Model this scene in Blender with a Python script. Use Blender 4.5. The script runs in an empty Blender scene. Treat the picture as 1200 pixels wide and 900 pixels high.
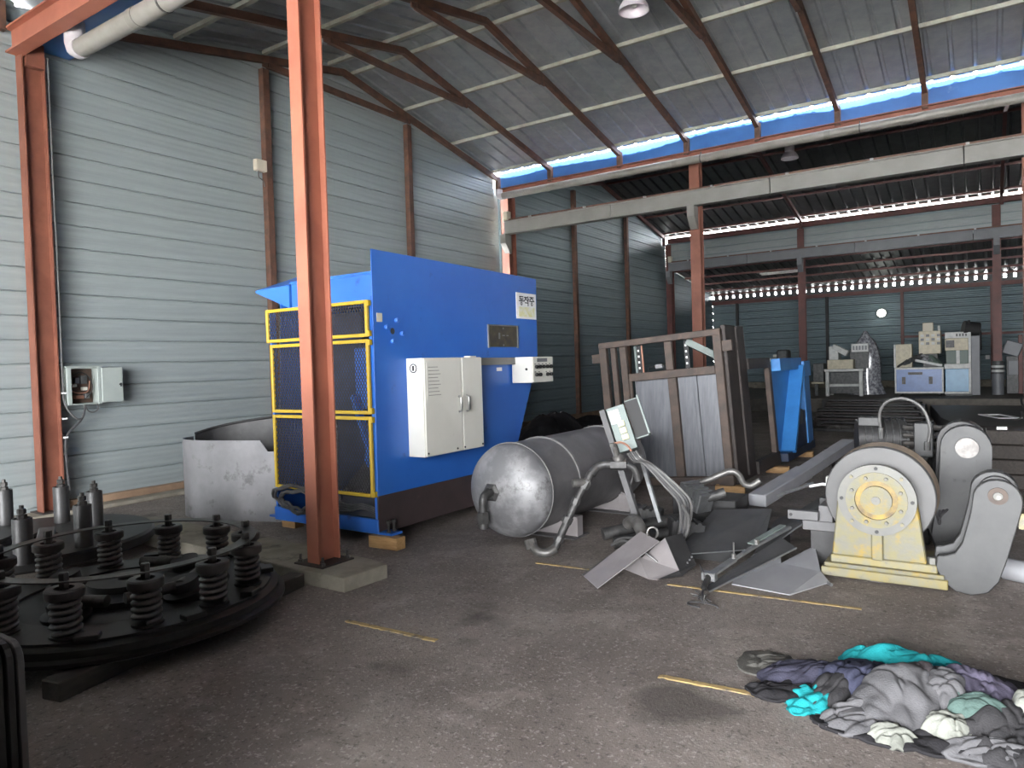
import bpy, bmesh, math, random
from mathutils import Vector, Matrix, noise
random.seed(7)
PI = math.pi
SC = bpy.context.scene
COL = SC.collection

# ------------------------------------------------------------------ camera
def make_camera():
    yaw, pitch, roll, F = -0.58821766, -0.02755928, -0.02987559, 832.743
    f = Vector((math.sin(yaw)*math.cos(pitch), math.cos(yaw)*math.cos(pitch), math.sin(pitch)))
    r = Vector((math.cos(yaw), -math.sin(yaw), 0)); u = r.cross(f)
    r2 = r*math.cos(roll)+u*math.sin(roll); u2 = u*math.cos(roll)-r*math.sin(roll)
    cam = bpy.data.cameras.new('camera'); o = bpy.data.objects.new('camera', cam); COL.objects.link(o)
    m = Matrix(((r2.x, u2.x, -f.x, 0), (r2.y, u2.y, -f.y, 0), (r2.z, u2.z, -f.z, 1.6), (0, 0, 0, 1)))
    o.matrix_world = m
    cam.sensor_fit = 'HORIZONTAL'; cam.sensor_width = 36.0; cam.lens = 36.0*F/1200.0
    cam.clip_start = 0.05; cam.clip_end = 500
    SC.camera = o
make_camera()

# ------------------------------------------------------------------ world / light / exposure
def make_world():
    w = bpy.data.worlds.new('sky'); SC.world = w; w.use_nodes = True
    nt = w.node_tree; bg = nt.nodes['Background']
    bg.inputs['Color'].default_value = (0.96, 0.98, 1.0, 1)
    bg.inputs['Strength'].default_value = 7.0
make_world()
def make_sun():
    l = bpy.data.lights.new('sun', 'SUN'); l.energy = 25.0; l.angle = math.radians(1.0); l.color = (1.0, .98, .95)
    o = bpy.data.objects.new('sun', l); COL.objects.link(o)
    d = Vector((.30, .12, -1.0)); o.rotation_euler = d.to_track_quat('-Z', 'Y').to_euler(); o.location = (0, -20, 30)
make_sun()
def portal(name, loc, rot, sx, sy):
    l = bpy.data.lights.new(name, 'AREA'); l.shape = 'RECTANGLE'; l.size = sx; l.size_y = sy
    l.cycles.is_portal = True
    o = bpy.data.objects.new(name, l); COL.objects.link(o); o.location = loc; o.rotation_euler = rot
    return o
portal('door_daylight_portal', (-.9, -5.9, 1.875), (PI/2, 0, 0), 9.4, 3.75)
SC.view_settings.view_transform = 'Standard'
SC.view_settings.look = 'None'
SC.view_settings.exposure = 3.0
SC.view_settings.gamma = 1.0
SC.view_settings.use_curve_mapping = False

# ------------------------------------------------------------------ materials
MATS = {}
TONE = dict(arm_dark=.42, oldwood=.75, gear=.38, gear_yellow=.35, gear_grey=.36, tread=.85, wheel=.3, arm=.2, cabinet=1.15, white=.75, tank=.6, tank_band=.6, pipe=.42, pipe_light=.6, pinkgrey=.85, greyplate=.85, alu=.5, sheetgrey=.75, teal_box=.42,
            rustframe=.65, redsteel=.6, redsteel_bright=.8, yellow=.62, concrete=.85, wood=.85, greysteel=.6, cylinder=.6, spring=1.3, oilsteel=.5, darksteel=.55, boltmetal=.5, pvc=.4, pvc_white=.6, crane_grey=.5, crane_dark=.6, box_white=.75, rustdark=.7, chrome=.7)
def mat(name, col, rough=.6, metal=0.0, col2=None, amount=.5, scale=6.0, bump=0.0, bscale=40.0, spec=.5, streak=None, col3=None, s3=2.0, t3=.6, emit=0.0, detail=6.0):
    k_ = TONE.get(name, 1.0)
    col = tuple(c_*k_ for c_ in col); col2 = col2 and tuple(c_*k_ for c_ in col2); col3 = col3 and tuple(c_*k_ for c_ in col3)
    m = bpy.data.materials.new(name); m.use_nodes = True
    nt = m.node_tree; N = nt.nodes; L = nt.links
    b = N['Principled BSDF']
    b.inputs['Roughness'].default_value = rough; b.inputs['Metallic'].default_value = metal
    b.inputs['Specular IOR Level'].default_value = spec
    c = (*col, 1)
    b.inputs['Base Color'].default_value = c
    tc = N.new('ShaderNodeTexCoord'); mp = N.new('ShaderNodeMapping'); L.new(tc.outputs['Object'], mp.inputs['Vector'])
    if streak: mp.inputs['Scale'].default_value = streak
    out = None
    if col2 is not None:
        n = N.new('ShaderNodeTexNoise'); n.inputs['Scale'].default_value = scale; n.inputs['Detail'].default_value = detail; n.inputs['Roughness'].default_value = .62
        L.new(mp.outputs['Vector'], n.inputs['Vector'])
        cr = N.new('ShaderNodeValToRGB'); cr.color_ramp.elements[0].position = .5-.15*(1.4-amount); cr.color_ramp.elements[1].position = .5+.17*(1.4-amount)
        cr.color_ramp.elements[0].color = c; cr.color_ramp.elements[1].color = (*col2, 1)
        L.new(n.outputs['Fac'], cr.inputs['Fac']); out = cr.outputs['Color']
    if col3 is not None:
        n = N.new('ShaderNodeTexNoise'); n.inputs['Scale'].default_value = s3; n.inputs['Detail'].default_value = 5.0; n.inputs['Roughness'].default_value = .7
        L.new(mp.outputs['Vector'], n.inputs['Vector'])
        cr = N.new('ShaderNodeValToRGB'); cr.color_ramp.elements[0].position = t3; cr.color_ramp.elements[1].position = min(1, t3+.12)
        cr.color_ramp.elements[0].color = (0, 0, 0, 1); cr.color_ramp.elements[1].color = (1, 1, 1, 1)
        L.new(n.outputs['Fac'], cr.inputs['Fac'])
        mx = N.new('ShaderNodeMixRGB'); L.new(cr.outputs['Color'], mx.inputs['Fac'])
        if out: L.new(out, mx.inputs['Color1'])
        else: mx.inputs['Color1'].default_value = c
        mx.inputs['Color2'].default_value = (*col3, 1); out = mx.outputs['Color']
    if out: L.new(out, b.inputs['Base Color'])
    if bump:
        n = N.new('ShaderNodeTexNoise'); n.inputs['Scale'].default_value = bscale; n.inputs['Detail'].default_value = 4.0
        L.new(tc.outputs['Object'], n.inputs['Vector'])
        bm_ = N.new('ShaderNodeBump'); bm_.inputs['Strength'].default_value = bump; bm_.inputs['Distance'].default_value = .01
        L.new(n.outputs['Fac'], bm_.inputs['Height']); L.new(bm_.outputs['Normal'], b.inputs['Normal'])
    if emit:
        b.inputs['Emission Color'].default_value = c; b.inputs['Emission Strength'].default_value = emit
    MATS[name] = m
    return m
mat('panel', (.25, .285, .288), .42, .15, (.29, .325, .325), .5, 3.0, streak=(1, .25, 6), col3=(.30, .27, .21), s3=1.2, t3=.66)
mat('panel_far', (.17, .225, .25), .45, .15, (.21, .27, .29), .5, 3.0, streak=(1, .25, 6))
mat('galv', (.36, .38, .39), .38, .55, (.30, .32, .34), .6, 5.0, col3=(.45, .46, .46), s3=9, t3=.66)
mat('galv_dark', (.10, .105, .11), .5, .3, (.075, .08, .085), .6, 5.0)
mat('purlin', (.36, .36, .30), .6, .1, (.26, .24, .19), .6, 3.0)
mat('rafter', (.13, .062, .038), .65, .1, (.075, .042, .03), .7, 6.0)
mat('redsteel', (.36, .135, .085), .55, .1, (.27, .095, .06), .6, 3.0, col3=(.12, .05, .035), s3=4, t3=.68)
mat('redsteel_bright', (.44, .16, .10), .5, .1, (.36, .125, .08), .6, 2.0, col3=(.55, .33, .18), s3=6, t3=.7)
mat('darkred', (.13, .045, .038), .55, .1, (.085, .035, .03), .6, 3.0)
mat('crane_grey', (.43, .42, .39), .5, .1, (.36, .35, .32), .5, 2.0, col3=(.25, .19, .14), s3=3, t3=.7)
mat('crane_dark', (.27, .28, .30), .5, .1, (.22, .23, .25), .5, 2.0)
mat('pvc', (.55, .52, .47), .42, 0, (.42, .39, .34), .6, 2.0)
mat('pvc_white', (.72, .68, .70), .4)
mat('gutter_blue', (.05, .16, .42), .35, .2, (.04, .12, .33), .5, 1.5, col3=(.14, .25, .42), s3=2, t3=.64)
mat('blue', (.022, .115, .46), .34, 0, (.028, .138, .50), .5, 1.6, col3=(.020, .07, .27), s3=4.5, t3=.62, spec=.5)
mat('blue_dark', (.028, .045, .10), .5, 0, (.018, .028, .055), .6, 4)
mat('blue_bright', (.05, .24, .60), .4, 0, (.04, .19, .5), .5, 3, col3=(.03, .08, .18), s3=3, t3=.68)
mat('yellow', (.80, .55, .04), .4, 0, (.70, .46, .04), .5, 6, col3=(.30, .20, .04), s3=9, t3=.70)
mat('meshwire', (.05, .045, .045), .6, .3)
mat('basebrown', (.060, .042, .042), .6, 0, (.045, .033, .033), .5, 4, col3=(.09, .07, .06), s3=6, t3=.66)
mat('cabinet', (.56, .55, .50), .4, 0, (.52, .51, .46), .5, 2, col3=(.40, .38, .33), s3=5, t3=.68)
mat('white', (.78, .77, .72), .4, 0, (.72, .71, .66), .5, 3)
mat('sheetwhite', (.80, .80, .80), .6)
mat('signyellow', (.70, .68, .36), .6, 0, (.78, .78, .70), .7, 14)
mat('ink', (.012, .012, .014), .6)
mat('nameplate', (.05, .045, .04), .35, .3, (.09, .075, .045), .6, 10, col3=(.2, .17, .1), s3=18, t3=.64)
mat('chrome', (.62, .61, .60), .28, .9, (.45, .44, .43), .5, 20)
mat('alu', (.50, .51, .52), .4, .7, (.38, .38, .39), .6, 12)
mat('tank', (.19, .185, .19), .48, .35, (.27, .26, .265), .6, 3.5, col3=(.10, .09, .085), s3=5, t3=.62, bump=.05)
mat('tank_dome', (.17, .168, .175), .5, .3, (.27, .268, .275), .9, 4.5, col3=(.11, .105, .105), s3=4, t3=.57, bump=.08)
mat('guard_sheet', (.19, .186, .195), .5, .3, (.24, .235, .245), .6, 3, col3=(.12, .117, .12), s3=5, t3=.56)
mat('tank_band', (.38, .37, .37), .45, .5, (.28, .27, .27), .5, 8)
mat('pipe', (.10, .097, .098), .5, .4, (.19, .185, .18), .6, 14, col3=(.10, .06, .045), s3=9, t3=.66)
mat('pipe_light', (.28, .27, .26), .45, .5, (.17, .16, .15), .6, 14)
mat('greysteel', (.19, .185, .19), .5, .35, (.15, .147, .15), .6, 4, col3=(.15, .14, .145), s3=7, t3=.64)
mat('greyplate', (.40, .40, .42), .5, .2, (.35, .35, .37), .5, 5)
mat('pinkgrey', (.42, .385, .39), .5, .25, (.36, .33, .33), .6, 5)
mat('darksteel', (.075, .073, .074), .5, .4, (.05, .049, .05), .6, 7, col3=(.12, .11, .105), s3=12, t3=.66)
mat('oilsteel', (.055, .052, .05), .45, .4, (.035, .034, .034), .6, 9, col3=(.10, .085, .07), s3=6, t3=.68)
mat('spring', (.085, .078, .075), .42, .5, (.06, .056, .055), .5, 14)
mat('cylinder', (.115, .112, .112), .48, .4, (.085, .083, .083), .6, 9)
mat('boltmetal', (.22, .21, .20), .4, .7, (.13, .12, .115), .6, 20)
mat('blacksheet', (.038, .038, .040), .5, .1, (.055, .054, .055), .5, 5, bump=.1)
mat('black', (.015, .015, .016), .6)
mat('cable', (.035, .034, .036), .5, 0, (.07, .068, .07), .6, 9)
mat('cable_light', (.11, .107, .105), .45, .1)
mat('rustframe', (.155, .112, .09), .65, .2, (.10, .078, .068), .6, 6, col3=(.30, .20, .15), s3=5, t3=.66)
mat('rustdark', (.065, .05, .046), .6, .2, (.045, .037, .035), .6, 6)
mat('sheetgrey', (.15, .155, .17), .45, .4, (.22, .225, .245), .6, 3, streak=(5, 5, .6), col3=(.12, .09, .07), s3=4, t3=.68)
mat('wood', (.56, .34, .15), .65, 0, (.42, .24, .10), .6, 3, streak=(2, 14, 14), col3=(.30, .16, .06), s3=4, t3=.66)
mat('oldwood', (.075, .062, .054), .75, 0, (.045, .038, .033), .6, 3, streak=(12, 2, 12))
mat('wallwood', (.30, .20, .13), .7, 0, (.20, .13, .085), .6, 3)
mat('concrete', (.33, .30, .245), .85, 0, (.24, .215, .17), .6, 5, bump=.25, bscale=30, col3=(.12, .105, .085), s3=3.5, t3=.58)
mat('concrete_dark', (.16, .145, .125), .85, 0, (.11, .10, .088), .6, 5, bump=.2, bscale=30)
mat('yard', (.38, .38, .38), .9, 0, (.32, .32, .32), .5, .5)
mat('gear', (.42, .37, .18), .55, .1, (.36, .345, .27), .8, 14, col3=(.60, .41, .07), s3=5.5, t3=.52, bump=.1, bscale=60)
mat('gear_yellow', (.60, .49, .19), .5, .1, (.50, .46, .30), .8, 11, col3=(.33, .31, .25), s3=9, t3=.56)
mat('gear_oil', (.26, .17, .02), .4, .1, (.07, .045, .02), .7, 9)
mat('gear_grey', (.30, .30, .285), .5, .3, (.36, .35, .31), .6, 9, col3=(.22, .215, .2), s3=9, t3=.62)
mat('tread', (.50, .38, .27), .5, .4, (.33, .25, .18), .6, 5)
mat('wheel', (.215, .21, .21), .5, .3, (.25, .245, .245), .5, 4)
mat('arm_dark', (.075, .075, .078), .5, .3, (.10, .10, .10), .6, 6, col3=(.055, .053, .052), s3=9, t3=.6)
mat('arm', (.225, .225, .23), .5, .3, (.29, .29, .29), .5, 5, col3=(.18, .175, .17), s3=8, t3=.64)
mat('teal_box', (.40, .48, .46), .45, .2, (.33, .39, .37), .6, 6)
mat('box_white', (.46, .51, .48), .45, .1, (.42, .47, .44), .5, 5, col3=(.45, .40, .24), s3=4, t3=.68)
mat('box_inside', (.07, .045, .035), .7, 0, (.11, .065, .045), .6, 12)
mat('clip_yellow', (.62, .60, .36), .5)
mat('copper', (.55, .28, .20), .4, .6)
mat('cream', (.52, .48, .38), .5)
mat('paint_line', (.44, .31, .12), .8, 0, (.30, .22, .11), .7, 9, col3=(.10, .085, .07), s3=7, t3=.50)
mat('plastic_wrap', (.34, .35, .37), .18, 0, (.12, .12, .14), .9, 14, spec=.8, col3=(.62, .63, .65), s3=9, t3=.60)
mat('mach_white', (.55, .56, .54), .45, 0, (.42, .43, .42), .6, 8)
mat('mach_cream', (.55, .50, .36), .5, 0, (.42, .38, .28), .6, 10)
mat('mach_blue', (.08, .17, .42), .35, 0, (.07, .14, .34), .5, 6)
mat('mach_cyan', (.10, .30, .50), .35, 0, (.08, .25, .43), .5, 6)
mat('mach_dark', (.04, .045, .045), .5, 0, (.09, .09, .09), .6, 14)
mat('mach_green', (.10, .14, .12), .5)
mat('lamp_shade', (.72, .66, .70), .35)
mat('lamp_glow', (.95, 1.0, .92), .4, emit=5.0)
def cloth(name, c, v=.75):
    c = tuple(x*.52 for x in c)
    mat(name, c, .92, 0, tuple(x*v for x in c), .7, 7, bump=.3, bscale=120, spec=.15)
cloth('cl_grey', (.20, .195, .205)); cloth('cl_navy', (.085, .083, .125)); cloth('cl_black', (.04, .038, .042)); cloth('cl_purple', (.145, .13, .19))
cloth('cl_teal', (.03, .46, .50), .8); cloth('cl_white', (.42, .43, .38), .55); cloth('cl_camo', (.22, .21, .19), .6); cloth('cl_green', (.13, .20, .18), .8)
cloth('cl_blue', (.09, .095, .155)); cloth('cl_char', (.075, .072, .076)); cloth('cl_mauve', (.19, .165, .175))

def floor_material():
    m = bpy.data.materials.new('asphalt'); m.use_nodes = True
    nt = m.node_tree; N = nt.nodes; L = nt.links; b = N['Principled BSDF']
    tc = N.new('ShaderNodeTexCoord')
    def nz(scale, detail, rough=.6):
        n = N.new('ShaderNodeTexNoise'); n.inputs['Scale'].default_value = scale; n.inputs['Detail'].default_value = detail; n.inputs['Roughness'].default_value = rough
        L.new(tc.outputs['Object'], n.inputs['Vector']); return n.outputs['Fac']
    def ramp(f, p0, p1, c0, c1):
        r = N.new('ShaderNodeValToRGB'); r.color_ramp.elements[0].position = p0; r.color_ramp.elements[1].position = p1
        r.color_ramp.elements[0].color = (*c0, 1); r.color_ramp.elements[1].color = (*c1, 1); L.new(f, r.inputs['Fac']); return r.outputs['Color']
    def mixc(f, a, bb, mode='MIX'):
        x = N.new('ShaderNodeMixRGB'); x.blend_type = mode; L.new(a, x.inputs['Color1'])
        if isinstance(bb, tuple): x.inputs['Color2'].default_value = (*bb, 1)
        else: L.new(bb, x.inputs['Color2'])
        if isinstance(f, float): x.inputs['Fac'].default_value = f
        else: L.new(f, x.inputs['Fac'])
        return x.outputs['Color']
    base = ramp(nz(.9, 8), .36, .66, (.155, .130, .117), (.250, .214, .193))
    base = mixc(ramp(nz(2.6, 6, .7), .50, .62, (0, 0, 0), (.55, .55, .55)), base, (.305, .265, .240))
    sp = ramp(nz(48, 3, .6), .58, .66, (0, 0, 0), (.5, .5, .5)); base = mixc(sp, base, (.46, .42, .39))
    dk = ramp(nz(38, 4, .65), .34, .44, (.6, .6, .6), (0, 0, 0)); base = mixc(dk, base, (.06, .05, .045))
    oil = ramp(nz(1.3, 4, .5), .62, .70, (0, 0, 0), (.75, .75, .75)); base = mixc(oil, base, (.06, .05, .045))
    L.new(base, b.inputs['Base Color']); b.inputs['Roughness'].default_value = .78; b.inputs['Specular IOR Level'].default_value = .35
    bp = N.new('ShaderNodeBump'); bp.inputs['Strength'].default_value = .55; bp.inputs['Distance'].default_value = .012
    L.new(nz(70, 5, .7), bp.inputs['Height']); L.new(bp.outputs['Normal'], b.inputs['Normal'])
    MATS['asphalt'] = m
floor_material()

# ------------------------------------------------------------------ mesh helpers
def RX(a): return Matrix.Rotation(math.radians(a), 4, 'X')
def RY(a): return Matrix.Rotation(math.radians(a), 4, 'Y')
def RZ(a): return Matrix.Rotation(math.radians(a), 4, 'Z')
def TR(x, y, z): return Matrix.Translation((x, y, z))
def frame(p0, p1, up=(0, 0, 1)):
    p0 = Vector(p0); d = Vector(p1)-p0; L = d.length; x = d.normalized(); u = Vector(up)
    if abs(x.dot(u.normalized())) > .98: u = Vector((0, 1, 0))
    y = u.cross(x).normalized(); z = x.cross(y)
    return Matrix(((x.x, y.x, z.x, p0.x), (x.y, y.y, z.y, p0.y), (x.z, y.z, z.z, p0.z), (0, 0, 0, 1))), L
class MB:
    def __init__(s, M=None): s.v = []; s.f = []; s.M = M
    def add(s, vs, fs, M=None):
        n = len(s.v)
        for p in vs:
            p = Vector(p)
            if M is not None: p = M @ p
            if s.M is not None: p = s.M @ p
            s.v.append(p)
        s.f += [tuple(i+n for i in f) for f in fs]; return s
    def box(s, x0, x1, y0, y1, z0, z1, M=None):
        return s.add([(x0, y0, z0), (x1, y0, z0), (x1, y1, z0), (x0, y1, z0), (x0, y0, z1), (x1, y0, z1), (x1, y1, z1), (x0, y1, z1)],
                     [(0, 3, 2, 1), (4, 5, 6, 7), (0, 1, 5, 4), (1, 2, 6, 5), (2, 3, 7, 6), (3, 0, 4, 7)], M)
    def cbox(s, c, d, M=None):
        T = TR(*c) if M is None else TR(*c) @ M
        return s.box(-d[0]/2, d[0]/2, -d[1]/2, d[1]/2, -d[2]/2, d[2]/2, T)
    def bar(s, p0, p1, w, h, up=(0, 0, 1)):
        F, L = frame(p0, p1, up); return s.box(0, L, -w/2, w/2, -h/2, h/2, F)
    def prism(s, poly, t0, t1, M=None):   # polygon in local XY, extruded along local Z
        n = len(poly)
        vs = [(x, y, t0) for x, y in poly]+[(x, y, t1) for x, y in poly]
        fs = [tuple(reversed(range(n))), tuple(range(n, 2*n))]+[(i, (i+1) % n, n+(i+1) % n, n+i) for i in range(n)]
        return s.add(vs, fs, M)
    def section(s, poly, p0, p1, up=(0, 0, 1)):   # cross-section polygon (y,z) swept along p0->p1
        F, L = frame(p0, p1, up); n = len(poly)
        vs = [(0, y, z) for y, z in poly]+[(L, y, z) for y, z in poly]
        fs = [tuple(reversed(range(n))), tuple(range(n, 2*n))]+[(i, (i+1) % n, n+(i+1) % n, n+i) for i in range(n)]
        return s.add(vs, fs, F)
    def lathe(s, prof, seg=24, M=None, closed=False):   # (r,z) about local Z
        vs = []; fs = []; n = len(prof)
        for r, z in prof:
            for k in range(seg):
                a = 2*PI*k/seg; vs.append((r*math.cos(a), r*math.sin(a), z))
        m = n if closed else n-1
        for i in range(m):
            j = (i+1) % n
            for k in range(seg):
                fs.append((i*seg+k, i*seg+(k+1) % seg, j*seg+(k+1) % seg, j*seg+k))
        if not closed:
            fs.append(tuple(reversed(range(seg)))); fs.append(tuple(range((n-1)*seg, n*seg)))
        return s.add(vs, fs, M)
    def cyl(s, p0, p1, r0, r1=None, seg=16):
        F, L = frame(p0, p1); r1 = r0 if r1 is None else r1
        return s.lathe([(r0, 0), (r1, L)], seg, F @ Matrix.Rotation(PI/2, 4, 'Y'))
    def tube(s, pts, r, seg=8, closed=False, rs=None):
        pts = [Vector(p) for p in pts]; n = len(pts); vs = []; fs = []; prev = None
        for i, p in enumerate(pts):
            a = pts[i-1] if (i > 0 or closed) else p; b = pts[(i+1) % n] if (i < n-1 or closed) else p
            t = (b-a).normalized()
            if prev is None:
                u = Vector((0, 0, 1)) if abs(t.z) < .9 else Vector((1, 0, 0)); x = u.cross(t).normalized()
            else:
                x = (prev-t*prev.dot(t)).normalized()
            prev = x; y = t.cross(x); rr = rs[i] if rs else r
            for k in range(seg):
                an = 2*PI*k/seg; vs.append(p+x*(rr*math.cos(an))+y*(rr*math.sin(an)))
        m = n if closed else n-1
        for i in range(m):
            j = (i+1) % n
            for k in range(seg): fs.append((i*seg+k, i*seg+(k+1) % seg, j*seg+(k+1) % seg, j*seg+k))
        if not closed: fs.append(tuple(reversed(range(seg)))); fs.append(tuple(range((n-1)*seg, n*seg)))
        return s.add(vs, fs)
    def hexbolt(s, p, r, h, M=None):
        return s.lathe([(r, 0), (r, h*.85), (r*.85, h)], 6, TR(*p) if M is None else TR(*p) @ M)
    def build(s, name, m, parent=None, smooth=False, bevel=0.0, kind=None, bseg=1):
        lo = Vector((min(v.x for v in s.v), min(v.y for v in s.v), min(v.z for v in s.v)))
        hi = Vector((max(v.x for v in s.v), max(v.y for v in s.v), max(v.z for v in s.v)))
        c = (lo+hi)/2
        if parent is None: c.z = lo.z
        me = bpy.data.meshes.new(name); me.from_pydata([v-c for v in s.v], [], s.f); me.update()
        bm_ = bmesh.new(); bm_.from_mesh(me); bmesh.ops.recalc_face_normals(bm_, faces=bm_.faces); bm_.to_mesh(me); bm_.free()
        me.materials.append(MATS[m] if isinstance(m, str) else m)
        o = bpy.data.objects.new(name, me); COL.objects.link(o)
        o.location = c
        if parent is not None:
            o.parent = parent; o.matrix_parent_inverse = WM(parent).inverted()
        if smooth:
            for p in me.polygons: p.use_smooth = True
            if smooth != 'all':
                me.set_sharp_from_angle(angle=math.radians(38))
        if bevel:
            md = o.modifiers.new('bevel', 'BEVEL'); md.width = bevel; md.segments = bseg; md.limit_method = 'ANGLE'; md.angle_limit = math.radians(40)
        if kind: o['kind'] = kind
        return o
def WM(o):
    m = Matrix.LocRotScale(o.location, o.rotation_euler, o.scale)
    if o.parent is not None: m = WM(o.parent) @ o.matrix_parent_inverse @ m
    return m
def tag(o, label, cat, group=None):
    o['label'] = label; o['category'] = cat
    if group: o['group'] = group
    return o
def thing(name, label, cat, loc=(0, 0, 0), group=None):
    o = bpy.data.objects.new(name, None); COL.objects.link(o); o.location = loc; o.empty_display_size = .1
    return tag(o, label, cat, group)
def copy_tree(o, parent=None):
    c = o.copy(); COL.objects.link(c)
    if parent is not None: c.parent = parent; c.matrix_parent_inverse = o.matrix_parent_inverse.copy()
    for ch in list(o.children): copy_tree(ch, c)
    return c
def struct(o): o['kind'] = 'structure'; return o
def arc(c, r, a0, a1, n, plane='xy'):
    out = []
    for i in range(n+1):
        a = math.radians(a0+(a1-a0)*i/n); u, v = r*math.cos(a), r*math.sin(a)
        out.append((c[0]+u, c[1]+v, c[2]) if plane == 'xy' else ((c[0]+u, c[1], c[2]+v) if plane == 'xz' else (c[0], c[1]+u, c[2]+v)))
    return out
def spline(pts, n=6):
    P = [Vector(p) for p in pts]; out = []
    for i in range(len(P)-1):
        p0 = P[i-1] if i > 0 else P[i]*2-P[i+1]; p1, p2 = P[i], P[i+1]; p3 = P[i+2] if i+2 < len(P) else P[i+1]*2-P[i]
        for k in range(n):
            t = k/n
            out.append(.5*((2*p1)+(p2-p0)*t+(2*p0-5*p1+4*p2-p3)*t*t+(3*p1-p0-3*p2+p3)*t**3))
    out.append(P[-1]); return out

# ================================================================== STRUCTURE
W = -9.2                       # inner face of the left wall
V0, V1, V2, V3, YB = -5.97, 3.88, 13.64, 23.62, 28.65
XR = 20.0
ZE, SL = 5.88, 0.20            # sheet height at a valley, roof slope
def roofz(y, a, b): return ZE+SL*min(y-a, b-y)
# floor -----------------------------------------------------------------
floor = struct(MB().box(W-.05, XR, V0-.5, 21.5, -.2, 0).build('floor', 'asphalt'))
slab = struct(MB().box(W-.05, XR, 21.5, YB+.1, -.2, .38).build('floor_raised', 'concrete_dark', bevel=.015))
yard = MB().box(-60, 60, -70, 110, -.35, -.21).build('yard_ground', 'yard'); yard['kind'] = 'structure'
def ragged_strip(x0, y0, x1, y1, w, seed, parent):
    rnd = random.Random(seed); n = 26; vs = []; fs = []
    for i in range(n+1):
        t = i/n; x = x0+(x1-x0)*t; y = y0+(y1-y0)*t
        vs += [(x, y-w/2*(rnd.uniform(.55, 1.05)), .0), (x, y+w/2*(rnd.uniform(.55, 1.05)), .0), (x, y-w/2*.6, .004), (x, y+w/2*.6, .004)]
    for i in range(n):
        a = 4*i; b = a+4
        fs += [(a, b, b+2, a+2), (a+2, b+2, b+3, a+3), (a+3, b+3, b+1, a+1)]
    MB().add(vs, fs).build('painted_line', 'paint_line', parent)
ragged_strip(-3.40, 3.12, -2.68, 3.15, .055, 1, floor)
ragged_strip(-1.39, 3.35, -.72, 3.40, .055, 2, floor)
ragged_strip(-1.90, 4.77, -.66, 4.87, .045, 3, floor)
ragged_strip(-3.02, 4.80, -2.55, 4.83, .04, 4, floor)

# left wall: one object per sandwich panel row ----------------------------
def wall_row(z0, z1):          # profile (x offset, z), closed
    g = .018; P = [(-.06, z0), (-g, z0), (0, z0+.010)]
    h = (z1-z0-.02)/8
    for k in range(1, 8): P.append((.0035 if k % 2 else 0, z0+.01+h*k))
    P += [(0, z1-.010), (-g, z1), (-.06, z1)]
    return P
def bisect_obj(o, planes):
    bm_ = bmesh.new(); bm_.from_mesh(o.data)
    for co, no in planes:
        co = Vector(co)-o.location
        g = bm_.verts[:]+bm_.edges[:]+bm_.faces[:]
        r = bmesh.ops.bisect_plane(bm_, geom=g, plane_co=co, plane_no=no, clear_outer=True)
        ed = [e for e in r['geom_cut'] if isinstance(e, bmesh.types.BMEdge)]
        if ed: bmesh.ops.holes_fill(bm_, edges=ed, sides=0)
    bm_.to_mesh(o.data); n = len(bm_.verts); bm_.free(); return n
wall_left = struct(MB().box(W-.14, W-.06, V0, V1-.2, 0, 5.6).box(W-.14, W-.06, V1-.2, V2-.42, 0, 5.6).box(W-.14, W-.06, V2-.28, V3, 0, 5.6).box(W-.14, W-.06, V3, YB, 0, 4.2).build('wall_left', 'panel'))
def panel_rows(ya, yb, va, vb, m, zmax, parent, single=None):
    k = 0
    while True:
        z0 = .10+.2787*k; z1 = z0+.2787; k += 1
        if z0 > zmax: break
        ob = MB()
        P = wall_row(z0, z1); n = len(P)
        vs = [(W+x, ya, z) for x, z in P]+[(W+x, yb, z) for x, z in P]
        fs = [tuple(range(n)), tuple(reversed(range(n, 2*n)))]+[(i, n+i, n+(i+1) % n, (i+1) % n) for i in range(n)]
        ob.add(vs, fs)
        if va is None:
            mid = None
        o = ob.build('wall_panel', m, parent)
        if va is not None and z1 > ZE-.2:
            c = (W, va, ZE-.02); s = 1/math.hypot(1, SL)
            cnt = bisect_obj(o, [((W, va, ZE+.003), (0, -SL*s, s)), ((W, vb, ZE+.003), (0, SL*s, s))])
            if cnt == 0: bpy.data.objects.remove(o)
        elif va is None:
            s = 1/math.hypot(1, .14)
            cnt = bisect_obj(o, [((W, V3+.1, 4.83), (0, .14*s, s))])
            if cnt == 0: bpy.data.objects.remove(o)
panel_rows(V0, V1-.1, V0, V1, 'panel', 7.0, wall_left)
panel_rows(V1-.1, V2-.36, V1, V2, 'panel', 7.0, wall_left)
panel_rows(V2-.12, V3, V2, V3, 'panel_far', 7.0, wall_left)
panel_rows(V3, YB, None, None, 'panel_far', 4.9, wall_left)
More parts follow.
